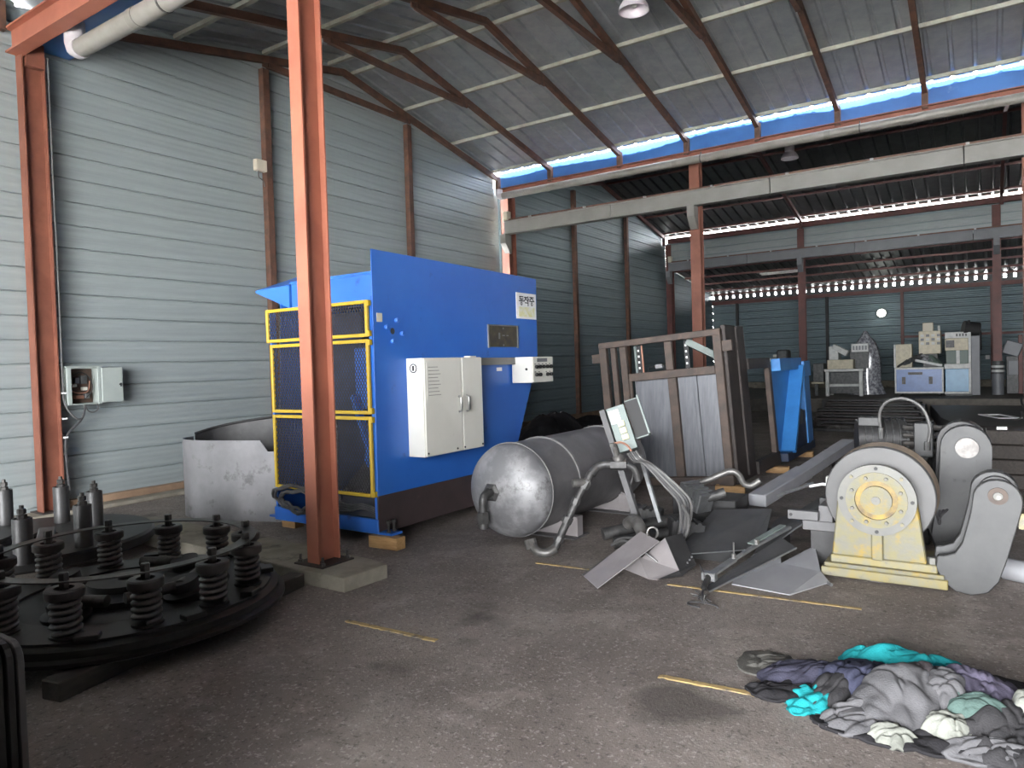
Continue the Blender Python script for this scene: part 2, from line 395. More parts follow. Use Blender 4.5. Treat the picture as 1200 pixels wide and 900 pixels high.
# back wall ---------------------------------------------------------------
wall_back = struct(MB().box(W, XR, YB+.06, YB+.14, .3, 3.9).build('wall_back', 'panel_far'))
k = 0
while .62+.2787*k < 3.75:
    z0 = .62+.2787*k; k += 1
    P = wall_row(z0, min(z0+.2787, 3.86)); n = len(P)
    vs = [(W, YB-x*3, z) for x, z in P]+[(XR, YB-x*3, z) for x, z in P]
    fs = [tuple(range(n)), tuple(reversed(range(n, 2*n)))]+[(i, n+i, n+(i+1) % n, (i+1) % n) for i in range(n)]
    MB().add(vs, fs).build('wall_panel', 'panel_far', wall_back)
MB().box(W, XR, YB-.10, YB+.05, .38, .62).build('concrete_base', 'concrete', wall_back, bevel=.01)
MB().box(W, XR, YB-.08, YB+.02, 3.74, 3.88).build('top_rail', 'darkred', wall_back)
MB().box(W, XR, YB-.05, YB+.0, 2.18, 2.26).build('mid_rail', 'darkred', wall_back) if False else None
MB().box(-2.5, XR, YB-.06, YB-.0, 2.12, 2.20).build('mid_rail', 'darkred', wall_back)
for x in (-8.2, -4.89, -2.43, .2, 2.8):
    MB().box(x-.05, x+.05, YB-.10, YB-.0, .60, 3.76).build('wall_post', 'darkred' if x > -3 else 'black', wall_back)
# eave filler with open rib holes above the back wall
mb = MB()
mb.box(W, XR, YB-.02, YB+.02, 3.88, 3.98).box(W, XR, YB-.02, YB+.02, 4.10, 4.16)
x = W
while x < XR:
    mb.box(x+.085, x+.27, YB-.02, YB+.02, 3.98, 4.10); x += .27
mb.build('eave_filler', 'mach_dark', wall_back)
# walls closing the hall (behind and right of the camera), added shade block
wall_right = struct(MB().box(XR, XR+.12, V0, YB, 0, 6.8).build('wall_right', 'panel'))
wall_front = struct(MB().box(W, -5.6, V0-.1, V0, 0, 5.0).box(3.8, XR, V0-.1, V0, 0, 5.0).box(W, XR, V0-.1, V0, 3.75, 5.9).box(W-.15, XR, V0-.1, V0+.34, 5.9, 5.96).build('wall_front', 'panel'))
struct(MB().box(-5.4, -1.88, .32, .52, 0, 1.55).build('added_shade_block', 'concrete_dark'))  # unseen block added to throw shade on the lower-left floor
# base kerb and timber along the left wall
kerb = struct(MB().box(W-.03, W+.32, V0, 21.5, 0, .05).build('baseboard_left', 'concrete', bevel=.01))
MB().box(W-.02, W+.10, 4.05, 13.2, .05, .135).build('timber', 'wallwood', kerb, bevel=.006)
MB().box(W-.02, W+.10, 13.9, 21.4, .05, .22).build('timber', 'wallwood', kerb, bevel=.006)

# roofs ------------------------------------------------------------------
def roof_sheet(name, y0, z0, y1, z1, x0, x1, pitch, rw, rh, m, parent=None):
    mb = MB(); P = []
    x = x0
    while x < x1-.001:
        P += [(x, 0), (x+pitch-rw-.02, 0), (x+pitch-rw, rh), (x+pitch-.02, rh)]; x += pitch
    P.append((x, 0)); n = len(P)
    vs = [(px, y0, z0+pz) for px, pz in P]+[(px, y1, z1+pz) for px, pz in P]
    vs += [(px, y0, z0+pz+.006) for px, pz in P]+[(px, y1, z1+pz+.006) for px, pz in P]
    fs = []
    for i in range(n-1):
        fs += [(i, i+1, n+i+1, n+i), (2*n+i, 3*n+i, 3*n+i+1, 2*n+i+1), (i, 2*n+i, 2*n+i+1, i+1), (n+i, n+i+1, 3*n+i+1, 3*n+i)]
    mb.add(vs, fs); return mb.build(name, m, parent)
def bay_roof(a, b, rafters, mats, purl, ribh, name, ties=True, sh='galv', ov=-.24):
    mid = (a+b)/2; zr = ZE+SL*(mid-a)
    root = struct(roof_sheet(name, a+.24, ZE+SL*.24, mid-.02, zr-.004, W-.15, XR, .30, .055, ribh, sh))
    roof_sheet('roof_sheet', mid+.02, zr-.004, b+ov, ZE-SL*ov, W-.15, XR, .30, .055, ribh, sh, root)
    MB().box(W-.15, XR, mid-.25, mid, zr+.0, zr+.02).box(W-.15, XR, mid, mid+.25, zr, zr+.02).build('ridge_cap', 'galv', root)
    for d in purl:
        for y in (a+d, b-d):
            z = ZE+SL*d
            MB().box(W, XR, y-.03, y+.03, z-.062, z-.004).build('purlin', mats[0], root)
    for x in rafters:
        dz = .215
        for s in (0, 1):
            e = a+.30 if s == 0 else b-.30
            p0 = (x, e, ZE+SL*.30-dz+.05); p1 = (x, mid, zr-dz+.05)
            MB().bar(p0, p1, .075, .10).build('rafter', mats[1], root)
            MB().box(x-.045, x+.045, e-.05, e+.05, 5.50, ZE-.06).build('rafter_stub', mats[1], root)
        if ties:
            h = 3.35; z = ZE+SL*h-.25
            MB().bar((x, a+h-.05, z), (x, b-h+.05, z), .07, .09).build('collar_tie', mats[1], root)
            for y in (a+h, b-h):
                MB().box(x-.012, x+.012, y-.14, y+.14, z-.05, z+.12).build('gusset_plate', mats[1], root)
    return root
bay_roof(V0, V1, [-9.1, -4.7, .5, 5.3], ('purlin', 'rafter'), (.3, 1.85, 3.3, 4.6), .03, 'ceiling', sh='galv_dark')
MB().box(W-.15, XR, 3.50, 4.22, 5.915, 5.925).build('valley_flashing', 'galv', [o for o in COL.objects if o.name == 'ceiling'][0])
bay_roof(V1, V2, [-9.12, -7.75, -6.12, -4.72, -3.39, -2.06, -.77, .6, 2.0, 3.4, 5.0, 7.0, 9.0], ('purlin', 'rafter'), (.42, 1.85, 3.3, 4.62), .03, 'ceiling')
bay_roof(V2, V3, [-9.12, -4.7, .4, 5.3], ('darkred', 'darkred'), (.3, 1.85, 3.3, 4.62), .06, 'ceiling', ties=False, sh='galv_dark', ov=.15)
lean = struct(roof_sheet('ceiling', V3+.12, 4.85, YB+.5, 4.85-.14*(YB+.4-V3), W-.15, XR, .27, .10, .05, 'mach_dark'))
for y in (24.4, 25.5, 26.6, 27.7, 28.5):
    z = 4.85-.14*(y-V3-.12); MB().box(W, XR, y-.03, y+.03, z-.07, z-.005).build('purlin', 'darkred', lean)
# fascia panels between crane beam and eave at the far valley line
fas = struct(MB().box(W, XR, V3+.06, V3+.10, 4.85, 5.62).build('wall_upper_far', 'panel_far'))
for z in (4.86, 5.09, 5.32): MB().box(W, XR, V3+.03, V3+.06, z+.012, z+.22).build('wall_panel', 'panel', fas, bevel=.006)

# ================================================================== STEEL FRAME OF THE HALL
def hpoly(w, h, t=.014):      # H section polygon (y,z)
    a = w/2; b = h/2
    return [(-a, -b), (a, -b), (a, -b+t), (t/2, -b+t), (t/2, b-t), (a, b-t), (a, b), (-a, b), (-a, b-t), (-t/2, b-t), (-t/2, -b+t), (-a, -b+t)]
def column(name, label, x, y, z0, z1, w, h, m, bolts=True, group=None):
    r = thing(name, label, 'column', (x, y, z0), group)
    MB().section(hpoly(w, h), (x, y, z0+.012), (x, y, z1), (0, 1, 0)).build('shaft', m, r)
    MB().box(x-.16, x+.16, y-.16, y+.16, z0, z0+.012).build('base_plate', 'rustdark', r)
    if bolts:
        for i in (-1, 1):
            for j in (-1, 1):
                MB().cyl((x+.125*i, y+.125*j, z0+.012), (x+.125*i, y+.125*j, z0+.075), .010, seg=8).hexbolt((x+.125*i, y+.125*j, z0+.012), .02, .022).build('anchor_bolt', 'boltmetal', r)
    return r
column('steel_column', 'red primer H-beam column on concrete plinth left of the blue machine', -4.30, 3.74, .11, 5.45, .125, .22, 'redsteel_bright')
lc = column('steel_column', 'brown H-beam column against the panel wall beside the open electrical box', -9.08, 3.86, .05, 5.62, .15, .24, 'redsteel', bolts=False)
MB().box(-9.10, -8.98, 3.78, 3.97, 5.15, 5.42).build('bracket', 'redsteel', lc)
MB().box(-9.07, -9.0, 3.88, 3.96, .10, .21).build('repair_patch', 'redsteel_bright', lc)
column('steel_column', 'brown steel column at the wall corner right of the daylight slit', -9.05, V2-.02, .0, 5.42, .2, .3, 'redsteel', False)
column('steel_column', 'brown steel column rising behind the rusty steel frame', -4.66, V2, 0, 5.42, .2, .2, 'redsteel', False)
column('steel_column', 'brown steel column at the right edge of the photo', .60, V2, 0, 5.42, .2, .2, 'redsteel', False)
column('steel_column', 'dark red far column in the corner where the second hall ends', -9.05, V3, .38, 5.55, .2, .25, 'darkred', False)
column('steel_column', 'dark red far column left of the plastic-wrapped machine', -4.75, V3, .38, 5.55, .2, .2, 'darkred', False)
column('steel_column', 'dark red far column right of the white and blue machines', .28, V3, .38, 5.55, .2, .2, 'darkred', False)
for y, lab, m, z1 in ((7.12, 'brown wall post left of the red primer column carrying a small junction box', 'rafter', 6.22), (10.36, 'brown wall post directly above the blue machine', 'rafter', 6.22),
                  (16.92, 'brown wall post between corner column and crane beam of the second hall, nearer one', 'rafter', 6.2), (20.26, 'brown wall post of the second hall, farther one', 'rafter', 6.3)):
    r = thing('wall_post', lab, 'post', (W+.06, y, .135), 'posts along the panel wall')
    zb = .135 if y < 13 else .22
    r.location.z = zb
    MB().box(W+.005, W+.115, y-.06, y+.06, zb, z1).build('shaft', m, r, bevel=.006)
    MB().box(W+.005, W+.125, y-.10, y+.10, zb, zb+.012).build('foot_plate', m, r)
# crane runway beams
def crane_beam(label, yv, m, z0, z1, xs, zmid):
    y = yv-.24
    r = thing('crane_beam', label, 'beam', (W+.2, y, z0))
    x = -9.0; xe = XR-.1
    segs = [-9.0, -6.35, -3.2, -.25, 2.8, 6.0, xe]
    for a, b in zip(segs[:-1], segs[1:]):
        MB().section([(-.09, z0-zmid), (.09, z0-zmid), (.09, z0-zmid+.02), (.05, z0-zmid+.02), (.05, z1-zmid-.02), (.09, z1-zmid-.02), (.09, z1-zmid), (-.09, z1-zmid), (-.09, z1-zmid-.02), (-.05, z1-zmid-.02), (-.05, z0-zmid+.02), (-.09, z0-zmid+.02)], (a+.008, y, zmid), (b-.008, y, zmid)).build('beam_length', m, r)
    MB().box(-9.0, xe, y-.035, y+.035, z1, z1+.045).build('rail', 'rafter', r)
    for i in range(14):
        xx = -8.3+i*1.35
        MB().cbox((xx, y-.06, z1+.022), (.05, .05, .035)).build('rail_clip', 'chrome', r)
    MB().box(-9.0, -8.88, y-.08, y+.08, z1+.02, z1+.22).build('end_stop', 'cream', r, bevel=.01)
    for xx in xs:
        MB().prism([(yv-.34, z0), (yv-.10, z0), (yv-.10, z0-.42), (yv-.16, z0-.42), (yv-.34, z0-.20)], -.07, .07, TR(xx, 0, 0) @ Matrix(((0, 0, 1, 0), (1, 0, 0, 0), (0, 1, 0, 0), (0, 0, 0, 1)))).build('bracket', m, r)
crane_beam('pale grey crane runway beam nearer of the two, just below the gutter pipe', V2, 'crane_grey', 4.53, 4.82, (-9.0, -4.66, .6, 5.3), 4.675)
crane_beam('dark grey crane runway beam across the far end of the hall', V3, 'crane_dark', 4.62, 4.90, (-9.0, -4.75, .28, 5.3), 4.76)
# valley beams, gutters, downpipes
def valley(bm, lab, yb, zb0, zb1, wb, gl, y0, y1, zb, zt, x0=W+.1):
    tag(MB().section(hpoly(wb, zb1-zb0, .02), (x0, yb, (zb0+zb1)/2), (XR, yb, (zb0+zb1)/2)).build('valley_beam', bm), lab, 'beam')
    g = MB(); t = .006
    n = 40; vs = []; rnd = random.Random(int(yb*10))
    for i in range(n+1):
        x = x0-.05+(XR-x0)*i/n; j = rnd.uniform(-.012, .012); q = rnd.uniform(-.02, .005)
        vs += [(x, y0+j, zb), (x, y0+j*.6-.01, zb+.15), (x, y0+j, zt+q), (x, y0+.03, zt+q), (x, y0+.03, zt+q-.006), (x, y0+t+j, zt+q-.006), (x, y0+t+j*.6-.01, zb+.15), (x, y0+t+j, zb+t),
               (x, y1-t, zb+t), (x, y1-t, zt+.06), (x, y1, zt+.06), (x, y1, zb)]
    fs = []
    for i in range(n):
        for k in range(12): fs.append((12*i+k, 12*i+(k+1) % 12, 12*i+12+(k+1) % 12, 12*i+12+k))
    g.add(vs, fs); tag(g.build('valley_gutter', 'gutter_blue', smooth=True), gl, 'gutter')
valley('redsteel_bright', 'red primer valley beam at the upper left corner of the photo', 3.70, 5.26, 5.54, .16, 'blue sheet metal gutter seen behind the thick pipe at upper left', 3.84, 4.32, 5.42, 5.68)
valley('redsteel', 'red brown valley beam under the long blue gutter', 13.34, 5.43, 5.55, .14, 'long blue sheet metal valley gutter along the roof edge', 13.42, 13.88, 5.56, 5.918)
tag(MB().box(W+.1, XR, V3-.08, V3+.08, 5.60, 5.765).build('eave_beam', 'darkred'), 'dark red eave beam under the bright daylight strip', 'beam')
tag(MB().box(W, XR, V3-.03, V3+.03, 5.845, 5.872).build('eave_bar', 'rafter'), 'thin bar between the daylight strip and the row of light dots', 'bar')
def pipe_run(label, y, z, r, x0, x1, joints, zt):
    t = thing('drain_pipe', label, 'pipe', (x0, y, z))
    MB().cyl((x0+r*1.2, y, z), (x1, y, z), r, seg=20).build('pipe_run', 'pvc', t, smooth=True)
    e = MB().tube([(x0+r*1.4, y, z), (x0+r*.8, y, z), (x0+r*.25, y, z+r*.25), (x0, y, z+r*.8), (x0, y, zt)], r*1.08, 16)
    e.build('elbow', 'pvc_white', t, smooth=True)
    for x in joints: MB().cyl((x-.05, y, z), (x+.05, y, z), r*1.05, seg=20).build('coupling', 'pvc', t, smooth=True)
    for x in joints: MB().cyl((x+.5-.012, y, z), (x+.5+.012, y, z), r*1.05, seg=20).box(x+.49, x+.51, y-.01, y+.01, z+r, z+.12).build('pipe_hanger', 'boltmetal', t)
pipe_run('thick beige plastic drain pipe with white elbow at the upper left', 3.90, 5.11, .095, -8.12, XR, (-6.9, -3.0, 1.0), 5.50)
pipe_run('long beige plastic drain pipe running under the long blue gutter', 13.20, 5.35, .075, -9.0, XR, (-4.9, -2.2, .1, 3.0), 5.50)

# ================================================================== PLINTH UNDER THE MAIN COLUMN
pts = [(-3.83, 3.50), (-3.80, 3.92), (-4.02, 3.97), (-4.5, 4.02), (-5.4, 4.06), (-7.3, 4.10), (-7.3, 3.62), (-5.0, 3.53), (-4.4, 3.50)]
tag(MB().prism(pts, 0, .11).build('concrete_plinth', 'concrete', bevel=.012, bseg=2), 'low chipped concrete plinth under the red primer column', 'plinth')

# ================================================================== ELECTRICAL BOX, CONDUITS, JUNCTION BOX
r = thing('electrical_box', 'grey wall mounted electrical box with its door swung open', 'electrical box', (W+.1, 4.25, 1.27))
x0, x1 = W+.005, W+.21
m = MB().box(x0, x1, 4.05, 4.065, 1.27, 1.72).box(x0, x1, 4.425, 4.44, 1.27, 1.72).box(x0, x1, 4.05, 4.44, 1.27, 1.285).box(x0, x1, 4.05, 4.44, 1.705, 1.72).box(x0, x0+.01, 4.05, 4.44, 1.27, 1.72)
m.build('housing', 'box_white', r, bevel=.003)
MB().box(x1-.005, x1+.004, 4.05, 4.10, 1.27, 1.72).build('front_lip', 'box_white', r, bevel=.002)
MB().box(x1-.005, x1+.004, 4.40, 4.44, 1.27, 1.72).build('front_lip', 'box_white', r, bevel=.002)
MB().box(x0-.0, x1+.02, 4.03, 4.46, 1.72, 1.735).build('rain_top', 'box_white', r, bevel=.003)
MB().box(x0+.012, x0+.02, 4.07, 4.42, 1.29, 1.70).build('back_plate', 'box_inside', r)
d = MB().box(x1-.012, x1+.006, 4.445, 4.70, 1.285, 1.71).build('door', 'box_white', r, bevel=.004)
MB().cyl((x1, 4.665, 1.50), (x1+.03, 4.665, 1.50), .012, seg=10).cbox((x1+.028, 4.665, 1.495), (.01, .014, .045)).build('latch', 'black', d)
for y, z, w, h, mm in ((4.22, 1.56, .05, .07, 'alu'), (4.30, 1.57, .07, .10, 'mach_dark'), (4.19, 1.50, .05, .03, 'sheetwhite'), (4.31, 1.46, .05, .04, 'cabinet'), (4.24, 1.36, .10, .04, 'copper'), (4.33, 1.37, .05, .06, 'alu')):
    MB().box(x0+.02, x0+.09, y-w/2, y+w/2, z-h/2, z+h/2).build('breaker' if h > .05 else 'terminal', mm, r, bevel=.004)
MB().tube(spline([(x0+.08, 4.10, 1.52), (x0+.12, 4.14, 1.44), (x0+.13, 4.22, 1.41), (x0+.12, 4.32, 1.43), (x0+.09, 4.36, 1.55)]), .006, 6).build('wire', 'copper', r, smooth=True)
MB().tube(spline([(x0+.08, 4.14, 1.60), (x0+.11, 4.24, 1.66), (x0+.12, 4.34, 1.60), (x0+.11, 4.38, 1.45), (x0+.08, 4.30, 1.33)]), .006, 6).build('wire', 'black', r, smooth=True)
MB().tube(spline([(W+.1, 4.30, 1.28), (W+.12, 4.31, 1.20), (W+.12, 4.37, 1.17), (W+.12, 4.43, 1.20), (W+.1, 4.44, 1.28)]), .008, 6).build('cable_loop', 'cable_light', r, smooth=True)
c = thing('conduit_cable', 'thin cables clipped down the brown wall column to the electrical box', 'cable', (W+.1, 4.06, .4))
MB().tube(spline([(-8.99, 4.01, 5.3), (-9.0, 4.01, 4.0), (-8.99, 4.01, 2.8), (-9.0, 4.01, 1.6), (-9.0, 4.02, 1.30), (-8.97, 4.12, 1.12), (-9.0, 4.22, 1.13), (-9.05, 4.27, 1.27)]), .010, 6).build('upper_cable', 'cable_light', c, smooth=True)
MB().tube(spline([(-9.05, 4.28, 1.27), (-9.0, 4.20, 1.10), (-9.0, 4.05, .95), (-9.0, 4.01, .80), (-9.0, 4.02, .45), (-9.0, 4.03, .28)]), .014, 6).build('lower_conduit', 'cable', c, smooth=True)
for z in (1.42, 1.12, .90): MB().cbox((-8.99, 4.01, z), (.02, .05, .018)).build('clip', 'sheetwhite', c)
r = thing('junction_box', 'small cream junction box on the wall post high on the panel wall', 'junction box', (W+.14, 6.98, 4.62))
MB().box(W+.06, W+.15, 6.86, 7.05, 4.63, 4.80).build('housing', 'cream', r, bevel=.008)
MB().box(W+.15, W+.155, 6.88, 7.03, 4.65, 4.78).build('cover', 'cream', r, bevel=.004)
MB().tube(spline([(W+.1, 6.92, 4.63), (W+.1, 6.93, 4.54), (W+.1, 7.0, 4.50), (W+.08, 7.04, 4.42)]), .009, 6).build('cable', 'cable_light', r, smooth=True)

# ================================================================== CURVED SHEET GUARD
def curved_sheet(plan, heights, z0, t):
    n = len(plan); vs = []; fs = []
    for i, (x, y) in enumerate(plan):
        a = Vector(plan[max(0, i-1)]); b = Vector(plan[min(n-1, i+1)]); d = (b-a).normalized(); nx, ny = -d.y*t, d.x*t
        vs += [(x, y, z0), (x+nx, y+ny, z0), (x, y, heights[i]), (x+nx, y+ny, heights[i])]
    for i in range(n-1):
        a = 4*i; b = a+4
        fs += [(a, b, b+2, a+2), (a+1, a+3, b+3, b+1), (a+2, b+2, b+3, a+3), (a, a+1, b+1, b)]
    fs += [(0, 2, 3, 1), (4*n-4, 4*n-3, 4*n-1, 4*n-2)]
    return MB().add(vs, fs)
r = thing('curved_guard', 'open curved grey steel sheet standing on the floor left of the blue machine', 'sheet metal', (-7.0, 4.9, 0))
pl = [tuple(v[:2]) for v in spline([(-6.02, 5.00, 0), (-6.45, 4.80, 0), (-6.95, 4.62, 0), (-7.35, 4.56, 0), (-7.62, 4.64, 0), (-7.74, 4.84, 0)], 6)]
hh = [.75 if p[0] > -6.40 else .87 for p in pl]
curved_sheet(pl, hh, 0, .012).build('front_sheet', 'guard_sheet', r, smooth=True)
pl = [tuple(v[:2]) for v in spline([(-7.735, 4.86, 0), (-7.70, 5.10, 0), (-7.50, 5.35, 0), (-7.1, 5.62, 0), (-6.6, 5.85, 0), (-6.1, 6.0, 0)], 6)]
hh = [.90+.27*(i/(len(pl)-1)) for i in range(len(pl))]
curved_sheet(pl, hh, 0, .012).build('back_sheet', 'darksteel', r, smooth=True)
rim = [(p[0], p[1], h) for p, h in zip(pl, hh)]
MB().tube(rim, .016, 6).build('rolled_rim', 'darksteel', r, smooth=True)

# ================================================================== BLUE MACHINE
MX, MY0, MY1, MZ, MT = -4.55, 4.60, 7.42, .11, 2.66
ML = -5.97
mach = thing('blue_machine', 'large blue machine with white cabinet and yellow mesh guards', 'machine', (-5.2, 5.9, .11))
P = [(4.60, .45), (6.79, .44), (7.40, 1.66), (7.42, 2.63), (4.62, 2.67)]
YZ = Matrix(((0, 0, 1, 0), (1, 0, 0, 0), (0, 1, 0, 0), (0, 0, 0, 1)))   # local (y,z,x) -> world
panel = MB().prism(P, MX-.012, MX, YZ).build('side_panel', 'blue', mach, bevel=.003)
MB().prism([(4.60, .11), (6.65, .11), (6.79, .44), (4.60, .45)], MX-.012, MX+.001, YZ).build('base_skirt', 'basebrown', mach)
MB().prism([(4.62, .11), (6.65, .11), (7.40, 1.66), (7.42, 2.40), (4.75, 2.40)], ML, ML+.012, YZ).build('far_panel', 'blue', mach)
MB().box(ML, MX-.012, 7.36, 7.40, 1.66, 2.40).build('rear_panel', 'blue', mach)
MB().box(ML+.012, MX-.012, 4.62, 6.7, .11, .14).build('floor_plate', 'basebrown', mach)
MB().box(ML-.01, MX, 4.585, 4.62, .11, .24).build('front_sill', 'blue', mach, bevel=.004)
MB().box(ML+.012, MX-.012, 4.75, 7.36, 2.36, 2.40).build('roof_plate', 'blue_dark', mach)
# inner works seen through the guards
MB().box(ML+.06, -5.45, 5.35, 5.40, .30, 2.2).build('inner_wall', 'blue_dark', mach)
MB().box(-5.45, MX-.012, 6.05, 6.10, .14, 2.36).build('inner_wall', 'blue_dark', mach)
MB().box(-5.02, -4.72, 4.82, 4.86, 1.22, 1.80).build('inner_door', 'blue', mach, bevel=.01)
MB().bar((-4.98, 4.76, 1.35), (-4.75, 4.74, .80), .07, .05).build('lever_arm', 'blue', mach, bevel=.005)
MB().cyl((-4.80, 4.78, .76), (-4.62, 4.78, .76), .09, seg=16).build('pivot', 'blue', mach, smooth=True)
MB().lathe([(.02, 0), (.24, 0), (.24, .08), (.02, .08)], 24, TR(-4.95, 5.35, 2.05) @ RX(90)).build('belt_wheel', 'darksteel', mach, smooth=True)
MB().prism([(4.65, .24), (6.0, .24), (6.0, 1.0), (5.6, .95)], -5.3, MX-.02, YZ).build('inner_chute', 'greysteel', mach)
for i, x in enumerate((-5.62, -5.56, -5.30)):
    MB().tube(spline([(x, 4.82, 1.15), (x+.04, 4.80, .9), (x+.02, 4.80, .6), (x+.08, 4.78, .3)]), .013, 6).build('hose', 'cable', mach, smooth=True)
# top tray and flared end
MB().box(ML+.28, MX-.01, 4.66, 4.69, 2.22, 2.46).build('top_tray', 'blue', mach, bevel=.003)
MB().box(ML+.28, MX-.01, 4.64, 4.75, 2.455, 2.475).build('tray_lip', 'blue', mach)
MB().box(ML+.28, MX-.01, 5.05, 5.08, 2.22, 2.50).build('tray_back', 'blue', mach)
MB().box(ML+.28, MX-.01, 4.69, 5.05, 2.28, 2.30).build('tray_floor', 'blue_dark', mach)
fl_ = MB().add([(-5.72, 4.655, 2.22), (-5.72, 4.655, 2.45), (-6.14, 4.58, 2.42), (-6.14, 4.58, 2.40), (-5.72, 5.05, 2.22), (-5.72, 5.05, 2.50), (-6.14, 5.15, 2.62), (-6.14, 5.15, 2.40)],
              [(0, 1, 2, 3), (4, 7, 6, 5), (0, 3, 7, 4), (1, 5, 6, 2), (3, 2, 6, 7), (0, 4, 5, 1)])
fl_.build('flared_chute', 'blue', mach)
# yellow mesh guards
def guard(x0, x1, z0, z1, y, mid=None, label=None):
    g = .032
    f = MB().box(x0, x0+g, y-.03, y, z0, z1).box(x1-g, x1, y-.03, y, z0, z1).box(x0+g, x1-g, y-.03, y, z0, z0+g).box(x0+g, x1-g, y-.03, y, z1-g, z1)
    if mid: f.box(mid-g/2, mid+g/2, y-.03, y, z0+g, z1-g)
    o = f.build('guard_frame', 'yellow', mach, bevel=.004)
    p = .034; mb = MB(); a0, a1, b0, b1 = x0+g, x1-g, z0+g, z1-g; t = .0035; sl = 1.6
    for s in (1, -1):
        k = -int((b1-b0)/sl/p)-2
        while True:
            xs = a0+k*p if s == 1 else a1-k*p
            k += 1
            # line x = xs + s*(z-b0)/sl
            za, zb = b0, b1
            if s == 1:
                lo = max(za, b0+(a0-xs)*sl); hi = min(zb, b0+(a1-xs)*sl)
                if xs > a1: break
            else:
                lo = max(za, b0+(xs-a1)*sl); hi = min(zb, b0+(xs-a0)*sl)
                if xs < a0: break
            if hi-lo < .01: continue
            mb.bar((xs+s*(lo-b0)/sl, y-.012, lo), (xs+s*(hi-b0)/sl, y-.012, hi), t*2, t, (0, 1, 0))
    mm = mb.build('wire_mesh', 'meshwire', o); mm['kind'] = 'stuff'
    for z in (z0+.03, z1-.03): MB().cbox((x1+.012, y-.02, z), (.03, .03, .05)).build('hinge', 'yellow', o)
guard(ML-.02, MX-.03, 1.885, 2.215, 4.60, mid=-5.44)
guard(ML+.03, MX-.03, 1.19, 1.865, 4.60)
guard(ML+.03, MX-.03, .44, 1.17, 4.60)
MB().box(ML+.0, ML+.03, 4.60, 4.66, .11, 2.20).build('corner_post', 'blue', mach)
MB().box(MX-.05, MX-.012, 4.61, 4.66, .11, 2.25).build('corner_post', 'blue', mach)
# bearing hole and four bolts on the side panel
MB().lathe([(.048, -.02), (.048, .003), (.030, .003), (.030, -.02)], 20, TR(MX, 4.86, 1.94) @ RY(90)).build('bearing_ring', 'blue', mach, smooth=True)
MB().cyl((MX-.01, 4.86, 1.94), (MX+.002, 4.86, 1.94), .040, seg=20).build('bearing_hole', 'black', mach)
for y, z in ((4.91, 2.04), (4.775, 1.975), (4.98, 1.92), (4.85, 1.845)):
    MB().hexbolt((MX, y, z), .022, .03, RY(90)).build('bolt', 'blue', mach)
MB().box(MX, MX+.004, 4.66, 4.73, 2.02, 2.10).build('tape_scrap', 'cream', mach)
# white control cabinet
cab = MB().box(MX, MX+.20, 5.03, 5.95, .755, 1.685).build('control_cabinet', 'cabinet', mach, bevel=.004); cab['label'] = 'white double door control cabinet'
d1 = MB().box(MX+.20, MX+.215, 5.04, 5.60, .76, 1.68).build('cabinet_door', 'cabinet', cab, bevel=.004)
d2 = MB().box(MX+.20, MX+.215, 5.612, 5.945, .76, 1.68).build('cabinet_door', 'cabinet', cab, bevel=.004)
for y in (5.545, 5.67): MB().tube([(MX+.215, y, 1.15), (MX+.245, y, 1.16), (MX+.245, y, 1.29), (MX+.215, y, 1.30)], .013, 8).build('door_handle', 'chrome', cab, smooth=True)
MB().box(MX+.215, MX+.218, 5.07, 5.29, 1.30, 1.64).build('paper_sheet', 'cabinet', cab)
for i in range(9): MB().box(MX+.218, MX+.219, 5.09, 5.27-.02*(i % 3), 1.33+.033*i, 1.336+.033*i).build('print_line', 'crane_grey', cab)
for y in (5.06, 5.50, 5.62, 5.92): MB().cyl((MX+.215, y, .79), (MX+.222, y, .79), .010, seg=8).build('screw', 'black', cab)
MB().box(MX+.10, MX+.18, 5.80, 5.90, 1.685, 1.70).build('lift_lug', 'white', cab)
MB().lathe([(.052, 0), (.052, .006), (.04, .012)], 20, TR(MX+.10, 5.03, 1.59) @ RX(90)).build('round_sticker', 'sheetwhite', cab)
MB().lathe([(.034, .008), (.044, .008), (.044, .015), (.034, .015)], 20, TR(MX+.10, 5.03, 1.59) @ RX(90), closed=True).box(MX+.09, MX+.11, 5.012, 5.02, 1.565, 1.615).build('sticker_mark', 'ink', cab)
# cable duct and operator box
MB().box(MX, MX+.07, 5.95, 6.85, 1.60, 1.68).build('cable_duct', 'crane_grey', mach, bevel=.003)
cb = MB().box(MX+.02, MX+.29, 6.80, 7.26, 1.385, 1.68).build('operator_box', 'white', mach, bevel=.005)
fp = MB().box(MX+.29, MX+.30, 6.81, 7.25, 1.39, 1.675).build('face_plate', 'cabinet', cb, bevel=.002)
MB().cyl((MX+.22, 6.80, 1.54), (MX+.22, 6.79, 1.54), .014, seg=10).build('lock', 'black', cb)
MB().box(MX+.30, MX+.303, 6.90, 7.12, 1.62, 1.66).build('display_label', 'crane_dark', fp)
for j, z in enumerate((1.565, 1.475)):
    for i in range(5):
        if j == 1 and i == 2: continue
        MB().cyl((MX+.30, 6.87+.08*i, z), (MX+.325, 6.87+.08*i, z), .021, seg=12).build('push_button', 'black', fp)
        MB().box(MX+.30, MX+.302, 6.845+.08*i, 6.87+.08*i, z+.027, z+.036).build('button_label', 'ink', fp)
MB().box(MX, MX+.004, 6.52, 6.62, 1.53, 1.57).build('white_sticker', 'sheetwhite', mach)
